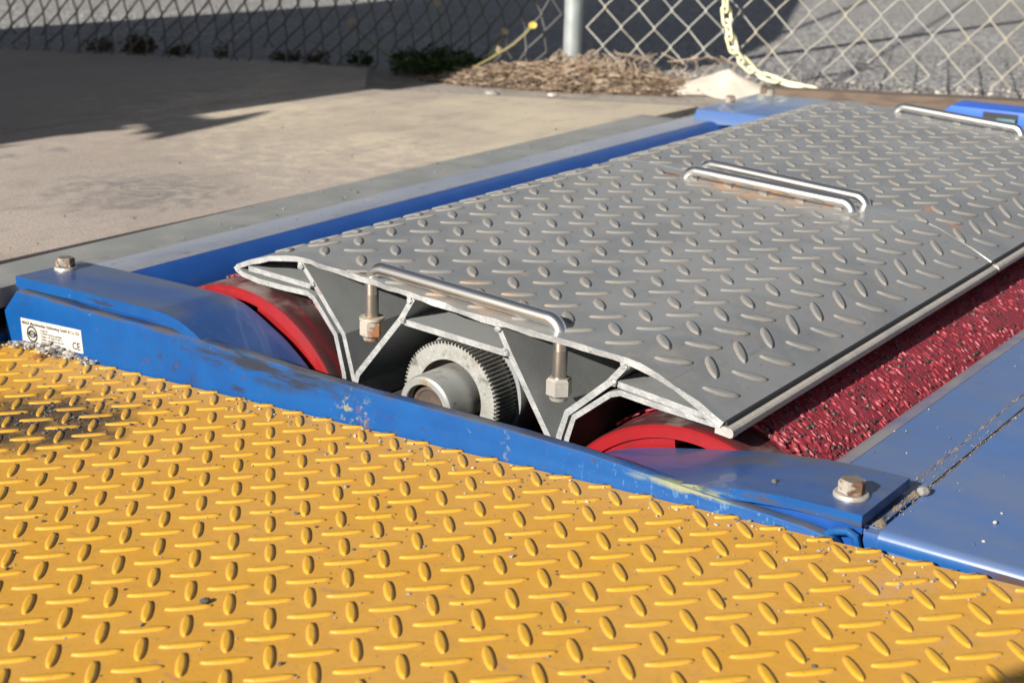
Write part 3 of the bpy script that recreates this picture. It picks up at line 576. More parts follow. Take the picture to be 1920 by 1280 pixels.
# lifting handles with nuts
def surf_z(x, y):
    a = x; y0 = (y + a*.034 - a*.02708)/(1 - a*.001692)
    for (ya, za), (yb, zb) in zip(UP, UP[1:]):
        if yb <= y0 <= ya:
            z = za + (zb-za)*(y0-ya)/(yb-ya); return z + a*.0255
    return 2.0
def handle(C_, xl, yl, xr, yr, h, depth, nuts, rust):
    A = Vector((xl, yl, 0)); B_ = Vector((xr, yr, 0)); D = (B_-A).normalized(); zl = surf_z(xl, yl); zr = surf_z(xr, yr); rb = .38; q = .168
    pts = [Vector((xl, yl, zl-depth)), Vector((xl, yl, zl-.6)), Vector((xl, yl, zl+h-rb))]
    for k in range(1, 9):
        a = math.pi/2*k/8; pts.append(Vector((xl, yl, zl+h-rb)) + D*rb*(1-math.cos(a)) + Vector((0, 0, rb*math.sin(a))))
    pe = []
    for k in range(8, 0, -1):
        a = math.pi/2*k/8; pe.append(Vector((xr, yr, zr+h-rb)) - D*rb*(1-math.cos(a)) + Vector((0, 0, rb*math.sin(a))))
    mid = [pts[-1].lerp(pe[0], k/8) for k in range(1, 8)]
    pts2 = pts + mid + pe + [Vector((xr, yr, zr+h-rb)), Vector((xr, yr, zr-.6)), Vector((xr, yr, zr-depth))]
    mb = MB(); mb.tube(pts2, q, 20); H = part('handle', mb, m_steel, C_)
    if nuts:
        for (x, y, z, mt_) in ((xl, yl, zl-depth+.18, rust), (xr, yr, zr-depth+.18, m_nut)):
            nb = MB(); R6 = lambda q_, z_: [Vector((x+math.cos(.3+k*math.pi/3)*q_, y+math.sin(.3+k*math.pi/3)*q_, z_)) for k in range(6)]
            nb.rings([R6(.24, z-.17), R6(.30, z-.12), R6(.30, z+.22), R6(.25, z+.27)], True, True, True)
            nb.lathe([(-.26, .01), (-.26, .20), (-.17, .23)], (x, y, z), 16, (0, 0, 1))
            if mt_ is m_nutrust: nb.lathe([(.26, .16), (.26, .31), (.33, .31), (.34, .16)], (x, y, z), 20, (0, 0, 1))
            part('nut', nb, mt_, H, angle=25)
            rb_ = MB(); rb_.tube([(x, y, z), (x, y, (zl if y > 10 else zr)-.45)], .1715, 16); part('rod', rb_, m_rod, H)
handle(C1, 1.97, 13.36, 1.86, 7.70, .21, 1.55, True, m_nutrust)
handle(C1, 16.55, 12.93, 16.42, 7.18, .22, 1.2, False, None)
handle(C2, 17.75, 13.0, 17.40, 7.17, .22, 1.2, False, None)
handle(C2, 32.3, 12.36, 31.8, 7.15, .22, 1.2, False, None)
# rust-edged holes beside the posts
for C_, x, y in ((C1, 1.99, 13.72), (C1, 16.5, 13.4)):
    rb_ = MB(); z = surf_z(x, y); n = 14
    rb_.add([(x+.10*math.cos(2*math.pi*k/n), y+.30*math.sin(2*math.pi*k/n), surf_z(x, y+.30*math.sin(2*math.pi*k/n))+.012) for k in range(n)], [tuple(range(n))]); part('slot_hole', rb_, m_rust if x > 5 else m_brown, C_)

# ------------------------------------------------------------------ raised bars of the tread plates
def bar_mesh(name, mt_, foot, L_=.84, W=.235, H=.075, pointed=True, clip=None):
    N = 14; half = L_/2; w2 = W/2
    def outline(k):
        a = 2*math.pi*k/N; c, s_ = math.cos(a), math.sin(a)
        if pointed: return (half*math.copysign(abs(c)**.9, c), w2*math.copysign(abs(s_)**1.35, s_))
        return (half*math.copysign(abs(c)**.85, c), w2*math.copysign(abs(s_)**1.0, s_))
    O = [outline(k) for k in range(N)]
    sc = [(1.05, 1.22, -.004), (1.0, 1.0, .006), (.97, .86, H*.55), (.92, .70, H*.92), (.70, .38, H)]
    mb = MB(); mb.rings([[Vector((x*sx, y*sy, z)) for x, y in O] for sx, sy, z in sc], True, False, True)
    mb.mi = [1 if i < N else 0 for i in range(len(mb.f))]
    me = mb.mesh(name, [mt_, foot], angle=60)
    return me, mb
def copies(name, me, mats4, parent):                # objects that share one mesh
    og = ORG[parent]
    for M4 in mats4:
        o = bpy.data.objects.new(name, me); COL.objects.link(o); o.parent = parent
        M = M4.copy()
        if parent in BIG_ONES: M = Matrix.Translation(kp(M4.translation)) @ M4.to_3x3().to_4x4() @ Matrix.Scale(KS, 4)
        M.translation = (M.translation - og)*S; o.matrix_local = M
def stuffed(name, mb0, mats4, parent, mt_):
    mb = MB()
    for M4 in mats4: mb.add([M4 @ v_ for v_ in mb0.v], mb0.f); mb.mi[-len(mb0.mi):] = mb0.mi
    if mats4: part(name, mb, mt_, parent, kind='stuff', angle=60)
def frame(c, ax, nz):
    nz = nz.normalized(); ax = (ax - nz*ax.dot(nz)).normalized(); ay = nz.cross(ax); c = Vector(c)
    return Matrix(((ax.x, ay.x, nz.x, c.x), (ax.y, ay.y, nz.y, c.y), (ax.z, ay.z, nz.z, c.z), (0, 0, 0, 1)))

# yellow plate
YP = thing('yellow_tread_plate', (-10, 8, -.9), 'yellow painted steel tread plate covering the foreground', 'floor plate')
yb = MB(); XE = .465
ys = [27.5-i*.5 for i in range(80)]
cor = [(XE, 26.3), (XE, -14), (-34, -14), (-34, 26.3)]
yv = [Y2M(x, y, 0) for x, y in cor] + [Y2M(x, y, -.16) for x, y in cor]
yb.add(yv, [(3, 2, 1, 0), (4, 5, 6, 7), (0, 1, 5, 4), (1, 2, 6, 5), (2, 3, 7, 6), (3, 0, 4, 7)])
part('plate', yb, m_yellow, YP)
NY = Vector((0, sP, cP))
def yax(x, y): return Y2M(x, y) - Y2M(0, 0)
ybar, ybar_mb = bar_mesh('tread_bar', m_yellow_bar, m_ydust, .83, .182, .044, False)
mats_all = []; cut = []
for i in range(-2, 36):
    for j in range(-14, 27):
        for (x, y, kind) in ((-i, -(-j), 'V'), (-i+.5, j+.5, 'H')):
            if x > .56 or y > 26 or x < -33 or y < -13.5: continue
            ax = yax(1, 1) if kind == 'V' else yax(1, -1)
            jx = random.uniform(-.008, .008)
            M4 = frame(Y2M(x+jx, y+jx), ax, NY)
            (cut if (kind == 'H' and x > .4) else mats_all).append(M4)
cam_key = lambda M4: (M4.translation - CP).length
inv = sorted([M_ for M_ in mats_all if proj_in_view(M_.translation, 1.02)], key=cam_key)
out_ = [M_ for M_ in mats_all if not proj_in_view(M_.translation, 1.02)]
copies('tread_bar', ybar, inv[:300], YP)
stuffed('tread_bars', ybar_mb, inv[300:] + out_, YP, [m_yellow_bar, m_ydust])
# half bars where the plate was sheared
def clip_mesh(mb0, pl_no):
    me = mb0.mesh('t', [m_yellow_bar, m_ydust]); bm = bmesh.new(); bm.from_mesh(me)
    r_ = bmesh.ops.bisect_plane(bm, geom=bm.verts[:]+bm.edges[:]+bm.faces[:], plane_co=(0, 0, 0), plane_no=pl_no, clear_outer=True)
    bmesh.ops.holes_fill(bm, edges=[e for e in bm.edges if e.is_boundary])
    bm.to_mesh(me); bm.free(); return me
hc = clip_mesh(ybar_mb, (.7071, .7071, 0))
cutv = [m_ for m_ in cut if True]
copies('sheared_tread_bar', hc, cutv, YP)

# cover bars: lattice follows the bent sheet by arc length
arc = [0.0]
for a, c in zip(UPs, UPs[1:]): arc.append(arc[-1] + math.dist(a, c))
def at_arc(s_):
    for i in range(len(arc)-1):
        if arc[i] <= s_ <= arc[i+1]:
            t = (s_-arc[i])/(arc[i+1]-arc[i]); a, c = UPs[i], UPs[i+1]
            return (a[0]+(c[0]-a[0])*t, a[1]+(c[1]-a[1])*t)
    return None
def tang(s_):
    a = at_arc(max(s_-.18, 0)); c = at_arc(min(s_+.18, arc[-1]-.001)); t = (c[0]-a[0], c[1]-a[1]); l = math.hypot(*t); return (t[0]/l, t[1]/l)
cbar, cbar_mb = bar_mesh('tread_bar', m_galvbar, m_dust, .85, .24, .042, True)
# arc position of lattice origin V(0,0): world (3.96, 7.98, 2.10)
y00 = 7.98 + .034*3.96
s00 = min((abs(at_arc(k*.01)[0]-y00), k*.01) for k in range(int(arc[-1]/.01)))[1]
LP = 1.262
def cover_bars(x_lo, x_hi, a_off, C_):
    ms = []
    for i in range(-4, 28):
        for j in range(-12, 12):
            for di, dj, kind in ((0, 0, 'V'), (.5, .5, 'H')):
                a = a_off + (i+di)*LP; s_ = s00 + (j+dj)*LP
                if not (.35 < s_ < arc[-1]-.16): continue
                q = at_arc(s_)
                if not (x_lo(q[0])+.26 < a < x_hi(q[0])-.26): continue
                t = tang(s_); c = shift(q, a)
                T_ = Vector((0, t[0], t[1])); A_ = Vector((1, -.034, .03)).normalized()
                nz = T_.cross(A_); nz = nz if nz.z > 0 else -nz
                ax = (A_ - T_) if kind == 'V' else (A_ + T_)
                ms.append(frame(c + nz*.003, ax, nz))
    ins = sorted([M_ for M_ in ms if proj_in_view(M_.translation, 1.02)], key=cam_key)
    copies('tread_bar', cbar, ins[:300], C_)
    stuffed('tread_bars', cbar_mb, ins[300:] + [M_ for M_ in ms if not proj_in_view(M_.translation, 1.02)], C_, [m_galvbar, m_dust])
cover_bars(ex, seam, 3.96, C1)
cover_bars(seam, fend, 3.96+10*LP+.45, C2)

# ------------------------------------------------------------------ maker label on the beam
LB = thing('maker_label', (.52, 24.15, -.95), 'silver maker label with black print, eye emblem and CE mark on the blue beam', 'label')
c_tl, c_tr, c_br, c_bl = Vector((.527, 25.51, -.70)), Vector((.527, 22.81, -.55)), Vector((.527, 22.76, -1.23)), Vector((.527, 25.49, -1.38))
b = MB(); b.add([c_tl, c_tr, c_br, c_bl, *[q+Vector((.006, 0, 0)) for q in (c_tl, c_tr, c_br, c_bl)]], [(0, 1, 2, 3), (0, 4, 5, 1), (1, 5, 6, 2), (2, 6, 7, 3), (3, 7, 4, 0)])
part('backing', b, m_sticker, LB)
ux = (c_tr - c_tl).normalized(); uz = Vector((0, -ux.z*-1, 0)); upv = Vector((-1, 0, 0)).cross(ux); upv = upv if upv.z > 0 else -upv
def lab(u_, v_): return c_tl + ux*u_ + upv*v_ + Vector((-.004, 0, 0))
def text(body, u_, v_, size, wid=None, bold=0.0):
    cu = bpy.data.curves.new('t', 'FONT'); cu.body = body; cu.size = size*S; cu.offset = bold*S; cu.resolution_u = 2
    o = bpy.data.objects.new('t', cu); COL.objects.link(o)
    dg = bpy.context.evaluated_depsgraph_get(); dg.update()
    me = bpy.data.meshes.new_from_object(o.evaluated_get(dg)); bpy.data.objects.remove(o)
    xs = [v_.co.x for v_ in me.vertices]; k = (wid*S/(max(xs)-min(xs))) if wid else 1
    pos_ = lab(u_, v_); og = ORG[LB]
    for vv in me.vertices:
        x, y = vv.co.x*k/S, vv.co.y/S; vv.co = (pos_ + ux*x + upv*y - og)*S
    me.materials.clear(); me.materials.append(m_ink)
    link('lettering', me, LB)
text('MAHA Maschinenbau Haldenwang GmbH & Co. KG', .05, -.17, .135, 2.56, .003)
for k, t_ in enumerate(('Hoyen 20', 'D-87490 Haldenwang/Allg\u00e4u', 'Telefon: +49 (0)8374-585-0', 'Telefax: +49 (0)8374-585-499', 'Internet: www.maha.de')):
    text(t_, .86, -.29-k*.088, .085, None, .001)
text('CE', 2.26, -.60, .30, .34, .006)
em = MB(); n = 40
def disc(q0, q1, cu_, cv_, sy=1.0, dz=0.0):
    for k in range(n):
        a0, a1 = 2*math.pi*k/n, 2*math.pi*(k+1)/n
        P_ = lambda a, q: lab(cu_+q*math.cos(a), cv_+q*math.sin(a)*sy) + Vector((-dz, 0, 0))
        em.add([P_(a0, q0), P_(a1, q0), P_(a1, q1), P_(a0, q1)], [(0, 1, 2, 3)])
disc(.245, .19, .47, -.43); disc(.235, .0, .47, -.43, .0); 
for k in range(n):                                        # dark almond with a light ring and pupil
    a0, a1 = 2*math.pi*k/n, 2*math.pi*(k+1)/n
    al = lambda a: (.19*math.cos(a), .115*math.copysign(abs(math.sin(a))**1.3, math.sin(a)))
    em.add([lab(.47+al(a0)[0], -.43+al(a0)[1]), lab(.47+al(a1)[0], -.43+al(a1)[1]), lab(.47+.075*math.cos(a1), -.43+.075*math.sin(a1)), lab(.47+.075*math.cos(a0), -.43+.075*math.sin(a0))], [(0, 1, 2, 3)])
disc(.05, .02, .47, -.43)
part('eye_emblem', em, m_ink, LB)

# ------------------------------------------------------------------ fence, chain, verge
FD = Vector((26.6, -58.8, 0)).normalized(); FO = Vector((36.4, 76.4, 0)); FN = Vector((0, 0, 1)).cross(FD)
def fpt(t, z, o=0.0): return FO + FD*t + Vector((0, 0, z)) + FN*o
TP = 38.55
FE = thing('chain_link_fence', fpt(TP, 0), 'galvanised chain link fence on a round post along the road', 'fence')
b = MB(); b.lathe([(-1.5, .0), (-1.5, .57), (40, .57), (40, .0)], fpt(TP, 0, .55), 24, (0, 0, 1)); part('post', b, m_post, FE)
ROW = 1.14
def wires(t0, t1, sp, z0, shear, rows, mt_, rad, jit=.0, lift=lambda t: 0.0, zj=0.0):
    n = int((t1-t0)/(sp)); rnd = random.Random(4)
    J = {}
    def node(i2, k):
        if (i2, k) not in J: J[(i2, k)] = (rnd.uniform(-jit, jit), rnd.uniform(-jit, jit))
        a, c = J[(i2, k)]; z = z0 + k*ROW + c
        t = t0 + i2*sp/2 + a + shear*max(0, 3.2-z); return t, z + lift(t)
    for i in range(2*n+1):
        for ph in (0,):
            ks = list(range(0, rows)); pts = []
            if rnd.random() < .3: ks = ks[1:]
            for k in ks:
                i2 = i + (k+i) % 2
                t, z = node(i2, k); sgn = 1 if (k+i) % 2 else -1
                pts.append((t, z, sgn))
            P3 = []
            for q, (t, z, sgn) in enumerate(pts):
                kx = -.10*sgn if True else 0
                P3.append(fpt(t + (.05 if sgn > 0 else -.05), z, .07*(1 if q % 2 else -1)))
            if pts:
                # ends twist a little past the last knuckle
                t, z, sgn = pts[0]; P3.insert(0, fpt(t-sgn*sp*.28, z-.55, 0))
            mb = MB(); mb.tube(P3, rad, 6); part('wire', mb, mt_, FE)
wires(TP+1.0, 78, 2.04, .85, 0.0, 12, m_wire, .060, .05, lambda t: .012*(t-40))
wires(-6, TP-1.0, 1.20, .35, -.50, 12, m_wireshade, .07, .06)

CH = thing('plastic_chain', (57.2, 30.5, 0), 'pale yellow plastic chain hanging by the fence onto the sand heap', 'chain')
def linkmesh(L_=.72, W=.36, q=.115):
    mb = MB(); pts = []
    for k in range(16):
        a = 2*math.pi*k/16; x = (L_-W)*(.5 if math.cos(a) > 0 else -.5) + W*.8*math.cos(a); pts.append(Vector((x, W*.8*math.sin(a), 0)))
    n = 8; rg = []
    for k in range(16):
        t = (pts[(k+1) % 16]-pts[k-1]).normalized(); x = Vector((0, 0, 1)); y = t.cross(x)
        rg.append([pts[k] + x*math.cos(2*math.pi*i/n)*q + y*math.sin(2*math.pi*i/n)*q for i in range(n)])
    mb.rings(rg + [rg[0]], True, False, False); return mb.mesh('link', m_chain)
lm_ = linkmesh(1.02, .31, .078)
path = [Vector(p_) for p_ in ((54.9, 32.4, 9.5), (54.9, 32.35, 6.0), (54.95, 32.2, 4.6), (55.1, 32.0, 3.3), (55.4, 31.7, 2.2), (56.0, 31.2, 1.35), (56.5, 30.6, .80), (56.8, 29.6, .55), (56.9, 28.6, .35), (57.0, 27.6, .25), (57.2, 26.6, .2))]
def along(path, step):
    out = [path[0]]; acc = 0; cur = path[0]; i = 1
    while i < len(path):
        v_ = path[i]-cur
        if acc + v_.length >= step: cur = cur + v_.normalized()*(step-acc); out.append(cur); acc = 0
        else: acc += v_.length; cur = path[i]; i += 1
    return out
lk = along(path, .82)
for k in range(len(lk)-1):
    t = (lk[k+1]-lk[k]).normalized(); side = r.copy() if k % 2 == 0 else (d*-.8 + r*.25)
    nz = side.cross(t) if t.cross(side).length > .2 else Vector((0, 0, 1))
    M4 = frame((lk[k]+lk[k+1])/2, t, nz); o = bpy.data.objects.new('link', lm_); COL.objects.link(o); o.parent = CH
    M = M4.copy(); M.translation = (M.translation - ORG[CH])*S; o.matrix_local = M

def heap(name, c, rx, ry, h, mt_, label, cat=None, kind=None, rot=0.0, seed=1, rough=.12, peak=1.5):
    rnd = random.Random(seed); mb = MB(); n = 36; rings_ = []
    for k in range(9):
        q = 1-k/8; rr = []
        for i in range(n):
            a = 2*math.pi*i/n; wob = 1+.18*math.sin(3*a+seed)+.10*math.sin(7*a+seed*2)
            x = q*rx*wob*math.cos(a); y = q*ry*wob*math.sin(a)
            rr.append(Vector((c[0]+x*math.cos(rot)-y*math.sin(rot), c[1]+x*math.sin(rot)+y*math.cos(rot), c[2]-.1+h*(1-q**peak)+rnd.uniform(-rough, rough)*h*(.3+q*.3))))
        rings_.append(rr)
    mb.rings(rings_, True, False, True); return solo(name, mb, mt_, c, label, cat, kind=kind)
heap('sand_heap', (54.6, 31.6, -.1), 3.2, 3.9, 1.35, m_sand, 'small pale sand heap where the yellow chain ends', 'sand heap', rot=.4, seed=2, peak=.85)
b = MB()
for k in range(12):
    pass
pl_a, pl_b = Vector((53.6, 28.9, -.1)), Vector((59.3, 16.5, -.1)); pd = (pl_b-pl_a).normalized(); pn = Vector((0, 0, 1)).cross(pd)
prism(b, [pl_a + pn*x + Vector((0, 0, z)) for x, z in ((-.9, -.3), (.9, -.3), (.9, .55), (-.9, .62))], pd*19)
solo('wooden_plank', b, m_wood, (56, 23, 0), 'weathered brown timber lying along the far end of the pit', 'plank', bevel=.08)

# straw heap round the post base
hm = heap('straw_heap', (50.6, 40.2, -.2), 3.3, 8.6, 1.2, [m_duff], 'heap of dry straw and litter round the fence post', 'straw heap', rot=.42, seed=3)
sb = [MB(), MB(), MB()]; rnd = random.Random(9)
def hz(x, y):
    dx, dy = x-50.6, y-40.2; a = -.42; X_ = dx*math.cos(a)-dy*math.sin(a); Y_ = dx*math.sin(a)+dy*math.cos(a)
    q = math.hypot(X_/3.3, Y_/8.6); return -.3 + 1.2*(1-min(q, 1)**1.5), q
for i in range(4600):
    a = rnd.random()*2*math.pi; q = math.sqrt(rnd.random())*1.05
    X_, Y_ = q*3.3*math.cos(a), q*8.6*math.sin(a); x = 50.6 + X_*math.cos(.42)-Y_*math.sin(.42); y = 40.2 + X_*math.sin(.42)+Y_*math.cos(.42)
    z, _ = hz(x, y); dirn = rnd.gauss(-1.1, .75); L_ = rnd.uniform(.5, 1.8); cu = rnd.uniform(-.6, .6); lift = rnd.uniform(0, .28)
    p0 = Vector((x, y, z+lift)); t = Vector((math.cos(dirn), math.sin(dirn), rnd.uniform(-.25, .3))); sd_ = Vector((-t.y, t.x, rnd.uniform(-.3, .5)))
    P3 = [p0 + t*L_*(k/4-.5) + sd_*cu*((k/4-.5)**2)*L_ for k in range(5)]
    sb[rnd.choice((0, 0, 1, 2))].tube(P3, rnd.choice((rnd.uniform(.014, .03), rnd.uniform(.025, .05))), 4, False)
for i in range(60):                                   # curled loops and upright stalks at the post
    x, y = 51.5+rnd.uniform(-.9, 1.2), 39.6+rnd.uniform(-3.4, 2.2); z, _ = hz(x, y); a = rnd.gauss(-1.2, .5); h_ = rnd.uniform(.4, 1.15); w_ = rnd.uniform(.5, 1.4)
    P3 = [Vector((x+math.cos(a)*w_*(k/6-.5), y+math.sin(a)*w_*(k/6-.5), z+h_*math.sin(math.pi*k/6))) for k in range(7)]
    sb[rnd.choice((0, 2, 2))].tube(P3, rnd.uniform(.02, .04), 4, False)
for i in range(26):
    t = rnd.uniform(TP+2, TP+11); p0 = fpt(t, 0, -.4); P3 = [p0 + Vector((rnd.uniform(-.3, .3)*k, rnd.uniform(-.35, .35)*k, .42*k)) for k in range(5)]
    sb[2].tube(P3, .03, 4, False)
for k in range(3):
    o = part('straw', sb[k], m_straw[k], hm, kind='stuff')
st = [((44.1, 41.2), .30, m_stone, 'flat grey stone lying in the near left of the straw heap'), ((45.9, 38.2), .20, m_stonew, 'small pale stone at the near foot of the straw heap')]
for xy, q, mt_, l in st:
    b = MB(); b.blob((*xy, hz(*xy)[0]+.12), q*1.3, q*1.5, q*.7, 2, .18); solo('stone', b, mt_, (*xy, 0), l, 'stone', 'stones in the straw litter', smooth=False)
lf = MB()
for i in range(700):                                  # leaf litter and bark chips through the heap
    a = rnd.random()*6.283; q = math.sqrt(rnd.random())*1.1; X_, Y_ = q*3.5*math.cos(a), q*9*math.sin(a); x = 50.6 + X_*math.cos(.42)-Y_*math.sin(.42); y = 40.2 + X_*math.sin(.42)+Y_*math.cos(.42)
    z = hz(x, y)[0]+rnd.uniform(.02, .2); t = Vector((rnd.gauss(0, 1), rnd.gauss(0, 1), rnd.gauss(0, .4))).normalized()*rnd.uniform(.12, .3); s_ = t.cross(Vector((rnd.gauss(0, .4), rnd.gauss(0, .4), 1))).normalized()*rnd.uniform(.06, .14); c = Vector((x, y, z))
    lf.add([c-t, c+s_, c+t+Vector((0, 0, .05)), c-s_], [(0, 1, 2, 3)])
part('leaf_litter', lf, m_straw[1], hm, kind='stuff')

# weeds
def weed(x, y, z, w_, h_, nleaf, mt_, label, seed, wy=None, group='weeds along the slab edge', ls=.35):
    rnd = random.Random(seed); T = thing('weed', (x, y, z), label, 'weed', group); mb = MB(); sm_ = MB()
    for i in range(nleaf):
        a = rnd.random()*6.283; q = math.sqrt(rnd.random()); px, py = x+q*w_*math.cos(a), y+q*(wy or w_)*math.sin(a); pz = z + h_*rnd.random()*(1-.5*q*q)
        L_ = ls*rnd.uniform(.6, 1.4); t = Vector((rnd.uniform(-1, 1), rnd.uniform(-1, 1), rnd.uniform(-.2, .9))).normalized(); s_ = t.cross(Vector((rnd.random(), rnd.random(), 1))).normalized()
        c = Vector((px, py, pz)); up_ = t.cross(s_)*.12*L_
        mb.add([c, c+t*L_*.5+s_*L_*.28, c+t*L_+up_, c+t*L_*.5-s_*L_*.28], [(0, 1, 2, 3)])
        if i % 5 == 0: sm_.tube([(x+(px-x)*.3, y+(py-y)*.3, z), ((x+px)/2, (y+py)/2, z+(pz-z)*.6), (px, py, pz)], .03, 4, False)
    part('foliage', mb, mt_, T, kind='stuff'); part('stems', sm_, m_stemg, T, kind='stuff'); return T
weed(41.2, 72.2, -.2, .9, .9, 130, m_leafr, 'low dark weed leftmost along the slab edge', 1)
weed(42.4, 69.6, -.2, 1.1, 1.35, 260, m_leafr, 'tallest reddish weed at the far left slab edge', 2)
weed(43.6, 67.0, -.2, .8, .6, 120, m_leafr, 'flat reddish weed right of the tallest one', 3)
weed(44.9, 64.4, -.2, .5, .7, 60, m_leafr, 'small single reddish weed between two clumps', 4)
weed(46.9, 60.2, -.2, 1.0, .55, 130, m_leafr, 'dark flat weed near the middle of the slab edge', 5)
weed(47.8, 58.3, -.2, .9, .6, 110, m_leafr, 'reddish weed just left of the bright green plant', 6)
weed(48.9, 55.5, -.2, .8, .75, 200, m_leafg, 'bright green leafy weed in the shade at the slab edge', 7)
weed(48.6, 48.9, -.2, 2.6, 1.7, 1000, m_leafg, 'dark green bushy weed left of the straw heap', 8, 3.0, None, .42)
def stalk(pts, mt_, head, mh, label):
    T = thing('flower_stalk', pts[0], label, 'flower stalk', 'stalks above the dark weed'); b = MB(); b.tube(pts, .05, 5); part('stem', b, mt_, T)
    b = MB(); e_ = Vector(pts[-1])
    if head == 'flower':
        for k in range(9):
            a = 2*math.pi*k/9; t = r*math.cos(a)+u*math.sin(a)*.8 - d*.3; s_ = t.cross(d).normalized(); b.add([e_, e_+t*.18+s_*.10, e_+t*.28, e_+t*.18-s_*.10], [(0, 1, 2, 3)])
        b.blob(e_, .08, .08, .08, 1, .1)
    else: b.blob(e_, .22, .22, .24, 2, .35)
    part('flower_head', b, mh, T)
stalk([(47.9, 46.2, .2), (48.9, 44.9, 1.1), (49.7, 43.8, 1.95), (50.1, 43.1, 2.7), (50.3, 42.8, 3.15)], m_stem, 'flower', m_flower, 'leaning stalk with a yellow flower left of the post')
stalk([(49.6, 46.5, .3), (50.2, 45.4, 1.7), (50.5, 45.0, 2.6)], m_stemg, 'seed', m_flowerw, 'stalk with a pale seed head next below the yellow flower')
stalk([(50.0, 46.2, .6), (50.3, 45.3, 1.5)], m_stemg, 'seed', m_flowerw, 'short stalk with a drooping pale seed head')
stalk([(49.4, 48.6, .5), (49.7, 49.4, 2.2), (49.4, 49.5, 4.0)], m_stemg, 'seed', m_flowerw, 'tall upright stalk with a brown seed head')
stalk([(47.2, 50.4, .2), (46.9, 53.0, 1.6), (46.8, 54.4, 2.7)], m_stemg, 'seed', m_flowerw, 'thin stalk leaning left with a dry seed head')

# ------------------------------------------------------------------ loose grit and pebbles
rnd = random.Random(21)
def crumbs(name, spots, mt_, loc):
    mb = MB()
    for (p_, s_) in spots: mb.blob(p_, s_*rnd.uniform(.8, 1.5), s_*rnd.uniform(.8, 1.4), s_*rnd.uniform(.5, .9), 1, .3)
    return solo(name, mb, mt_, loc, kind='stuff', smooth=False)
sp = {0: [], 1: [], 2: []}
for i in range(620):                                   # crumbs gather beside the raised bars
    x = rnd.uniform(-13, .45); y = rnd.uniform(-7, 24)
    p_ = Y2M(x, y, 0)
    if not proj_in_view(p_, 1.05): continue
    s_ = rnd.choice((.014, .018, .02, .025, .03, .045 if rnd.random() < .2 else .02)); sp[rnd.choice((0, 0, 2, 2, 2))].append((Y2M(x, y, s_*.5), s_))
for i in range(300):
    x = .45-abs(rnd.gauss(0, .8)); y = rnd.uniform(-4, 23); s_ = rnd.uniform(.015, .04); sp[rnd.choice((0, 1, 2))].append((Y2M(x, y, s_*.5), s_))
for i in range(420):                                   # drift against the beam under the label
    y = rnd.uniform(22.2, 26.0); h_ = max(0, .30*(1-abs(y-24.2)/2.2)); x = .50 - abs(rnd.gauss(0, .12)); s_ = rnd.uniform(.03, .085)
    sp[rnd.choice((0, 0, 1, 2))].append((Y2M(x, y-1, rnd.random()*h_), s_))
for i in range(190):
    x = -2.9+rnd.gauss(0, 1.0); y = 18.2+rnd.gauss(0, 1.1); s_ = rnd.uniform(.015, .05); sp[2].append((Y2M(x, y, s_*.4), s_))
for k, (mt_, nm_) in enumerate(((m_stone, 'gravel'), (m_stonew, 'gravel'), (m_stoned, 'gravel'))): crumbs(nm_, sp[k], mt_, (-4, 8, -.8))
sp = {0: [], 1: [], 2: []}
for i in range(120):
    x = rnd.uniform(1.2, 14); y = rnd.uniform(-7, 1.5); s_ = rnd.choice((.010, .014, .018, .028)); sp[rnd.choice((0, 0, 1, 2))].append(((x, y, .012+s_*.4), s_))
for i in range(60):
    x = rnd.uniform(2, 35); y = rnd.uniform(25, 28.4)+.034*x; sp[rnd.choice((0, 2))].append(((x, y, .045), rnd.uniform(.015, .04)))
for i in range(60):
    x = rnd.uniform(-5, 40); y = rnd.uniform(29.2, 46); sp[rnd.choice((0, 2, 2))].append(((x, y, .015), rnd.choice((.025, .03, .04, .06))))
for k, mt_ in enumerate((m_stone, m_stonew, m_stoned)): crumbs('gravel', sp[k], mt_, (8, 12, 0))
sp = {0: [], 1: [], 2: []}
for i in range(700):                                   # coarse chippings at the road edge
    t = rnd.uniform(TP-2, TP+34); o_ = rnd.uniform(-1.5, 7); p_ = fpt(t, -.3, o_); sp[rnd.choice((0, 0, 1, 2))].append(((p_.x, p_.y, -.30), rnd.uniform(.06, .17)))
for k, mt_ in enumerate((m_stone, m_stonew, m_stoned)): crumbs('gravel', sp[k], mt_, (58, 25, -.3))
# sand trapped along the deck joints and beside the guard plate
sm1 = MB(); sg = MB()
def sandline(y0, w_, xa, xb, zt):
    n = int((xb-xa)/.12); rows = []
    for k in range(n+1):
        x = xa+(xb-xa)*k/n; ww = w_*(.55+.45*math.sin(k*.9)+rnd.uniform(-.35, .35)); ww = max(ww, .02); h_ = zt+rnd.uniform(-.01, .015)
        rows.append([Vector((x, y0+ww, -.02)), Vector((x, y0+rnd.uniform(-.3, .3)*ww, h_)), Vector((x, y0-ww, -.02))])
    sm1.rings(rows, False, False, False)
sandline(-.04, .060, 3.2, 26, .03); sandline(-.39, .035, 3.6, 24, .025); sandline(-.26, .10, .95, 3.3, .06)
for i in range(260):
    x = 1+abs(rnd.gauss(0, 5)); y = rnd.choice((-.04, -.39, -.25))+rnd.gauss(0, .05); s_ = rnd.uniform(.006, .015); sg.blob((x, y, .03), s_, s_, s_, 1, .3)
solo('sand', sm1, m_sandbr, (5, -.2, 0), kind='stuff'); solo('sand', sg, m_sandbr, (5, -.2, 0), kind='stuff', smooth=False)
def one(name, p_, sz, mt_, label, cat='pebble', group=None):
    b = MB(); b.blob(p_, *sz, 2, .16); solo(name, b, mt_, p_, label, cat, group, angle=40)
one('pebble', (3.05, -.42, .10), (.16, .12, .10), m_stone, 'grey pebble at the rear corner of the scuffed guard plate')
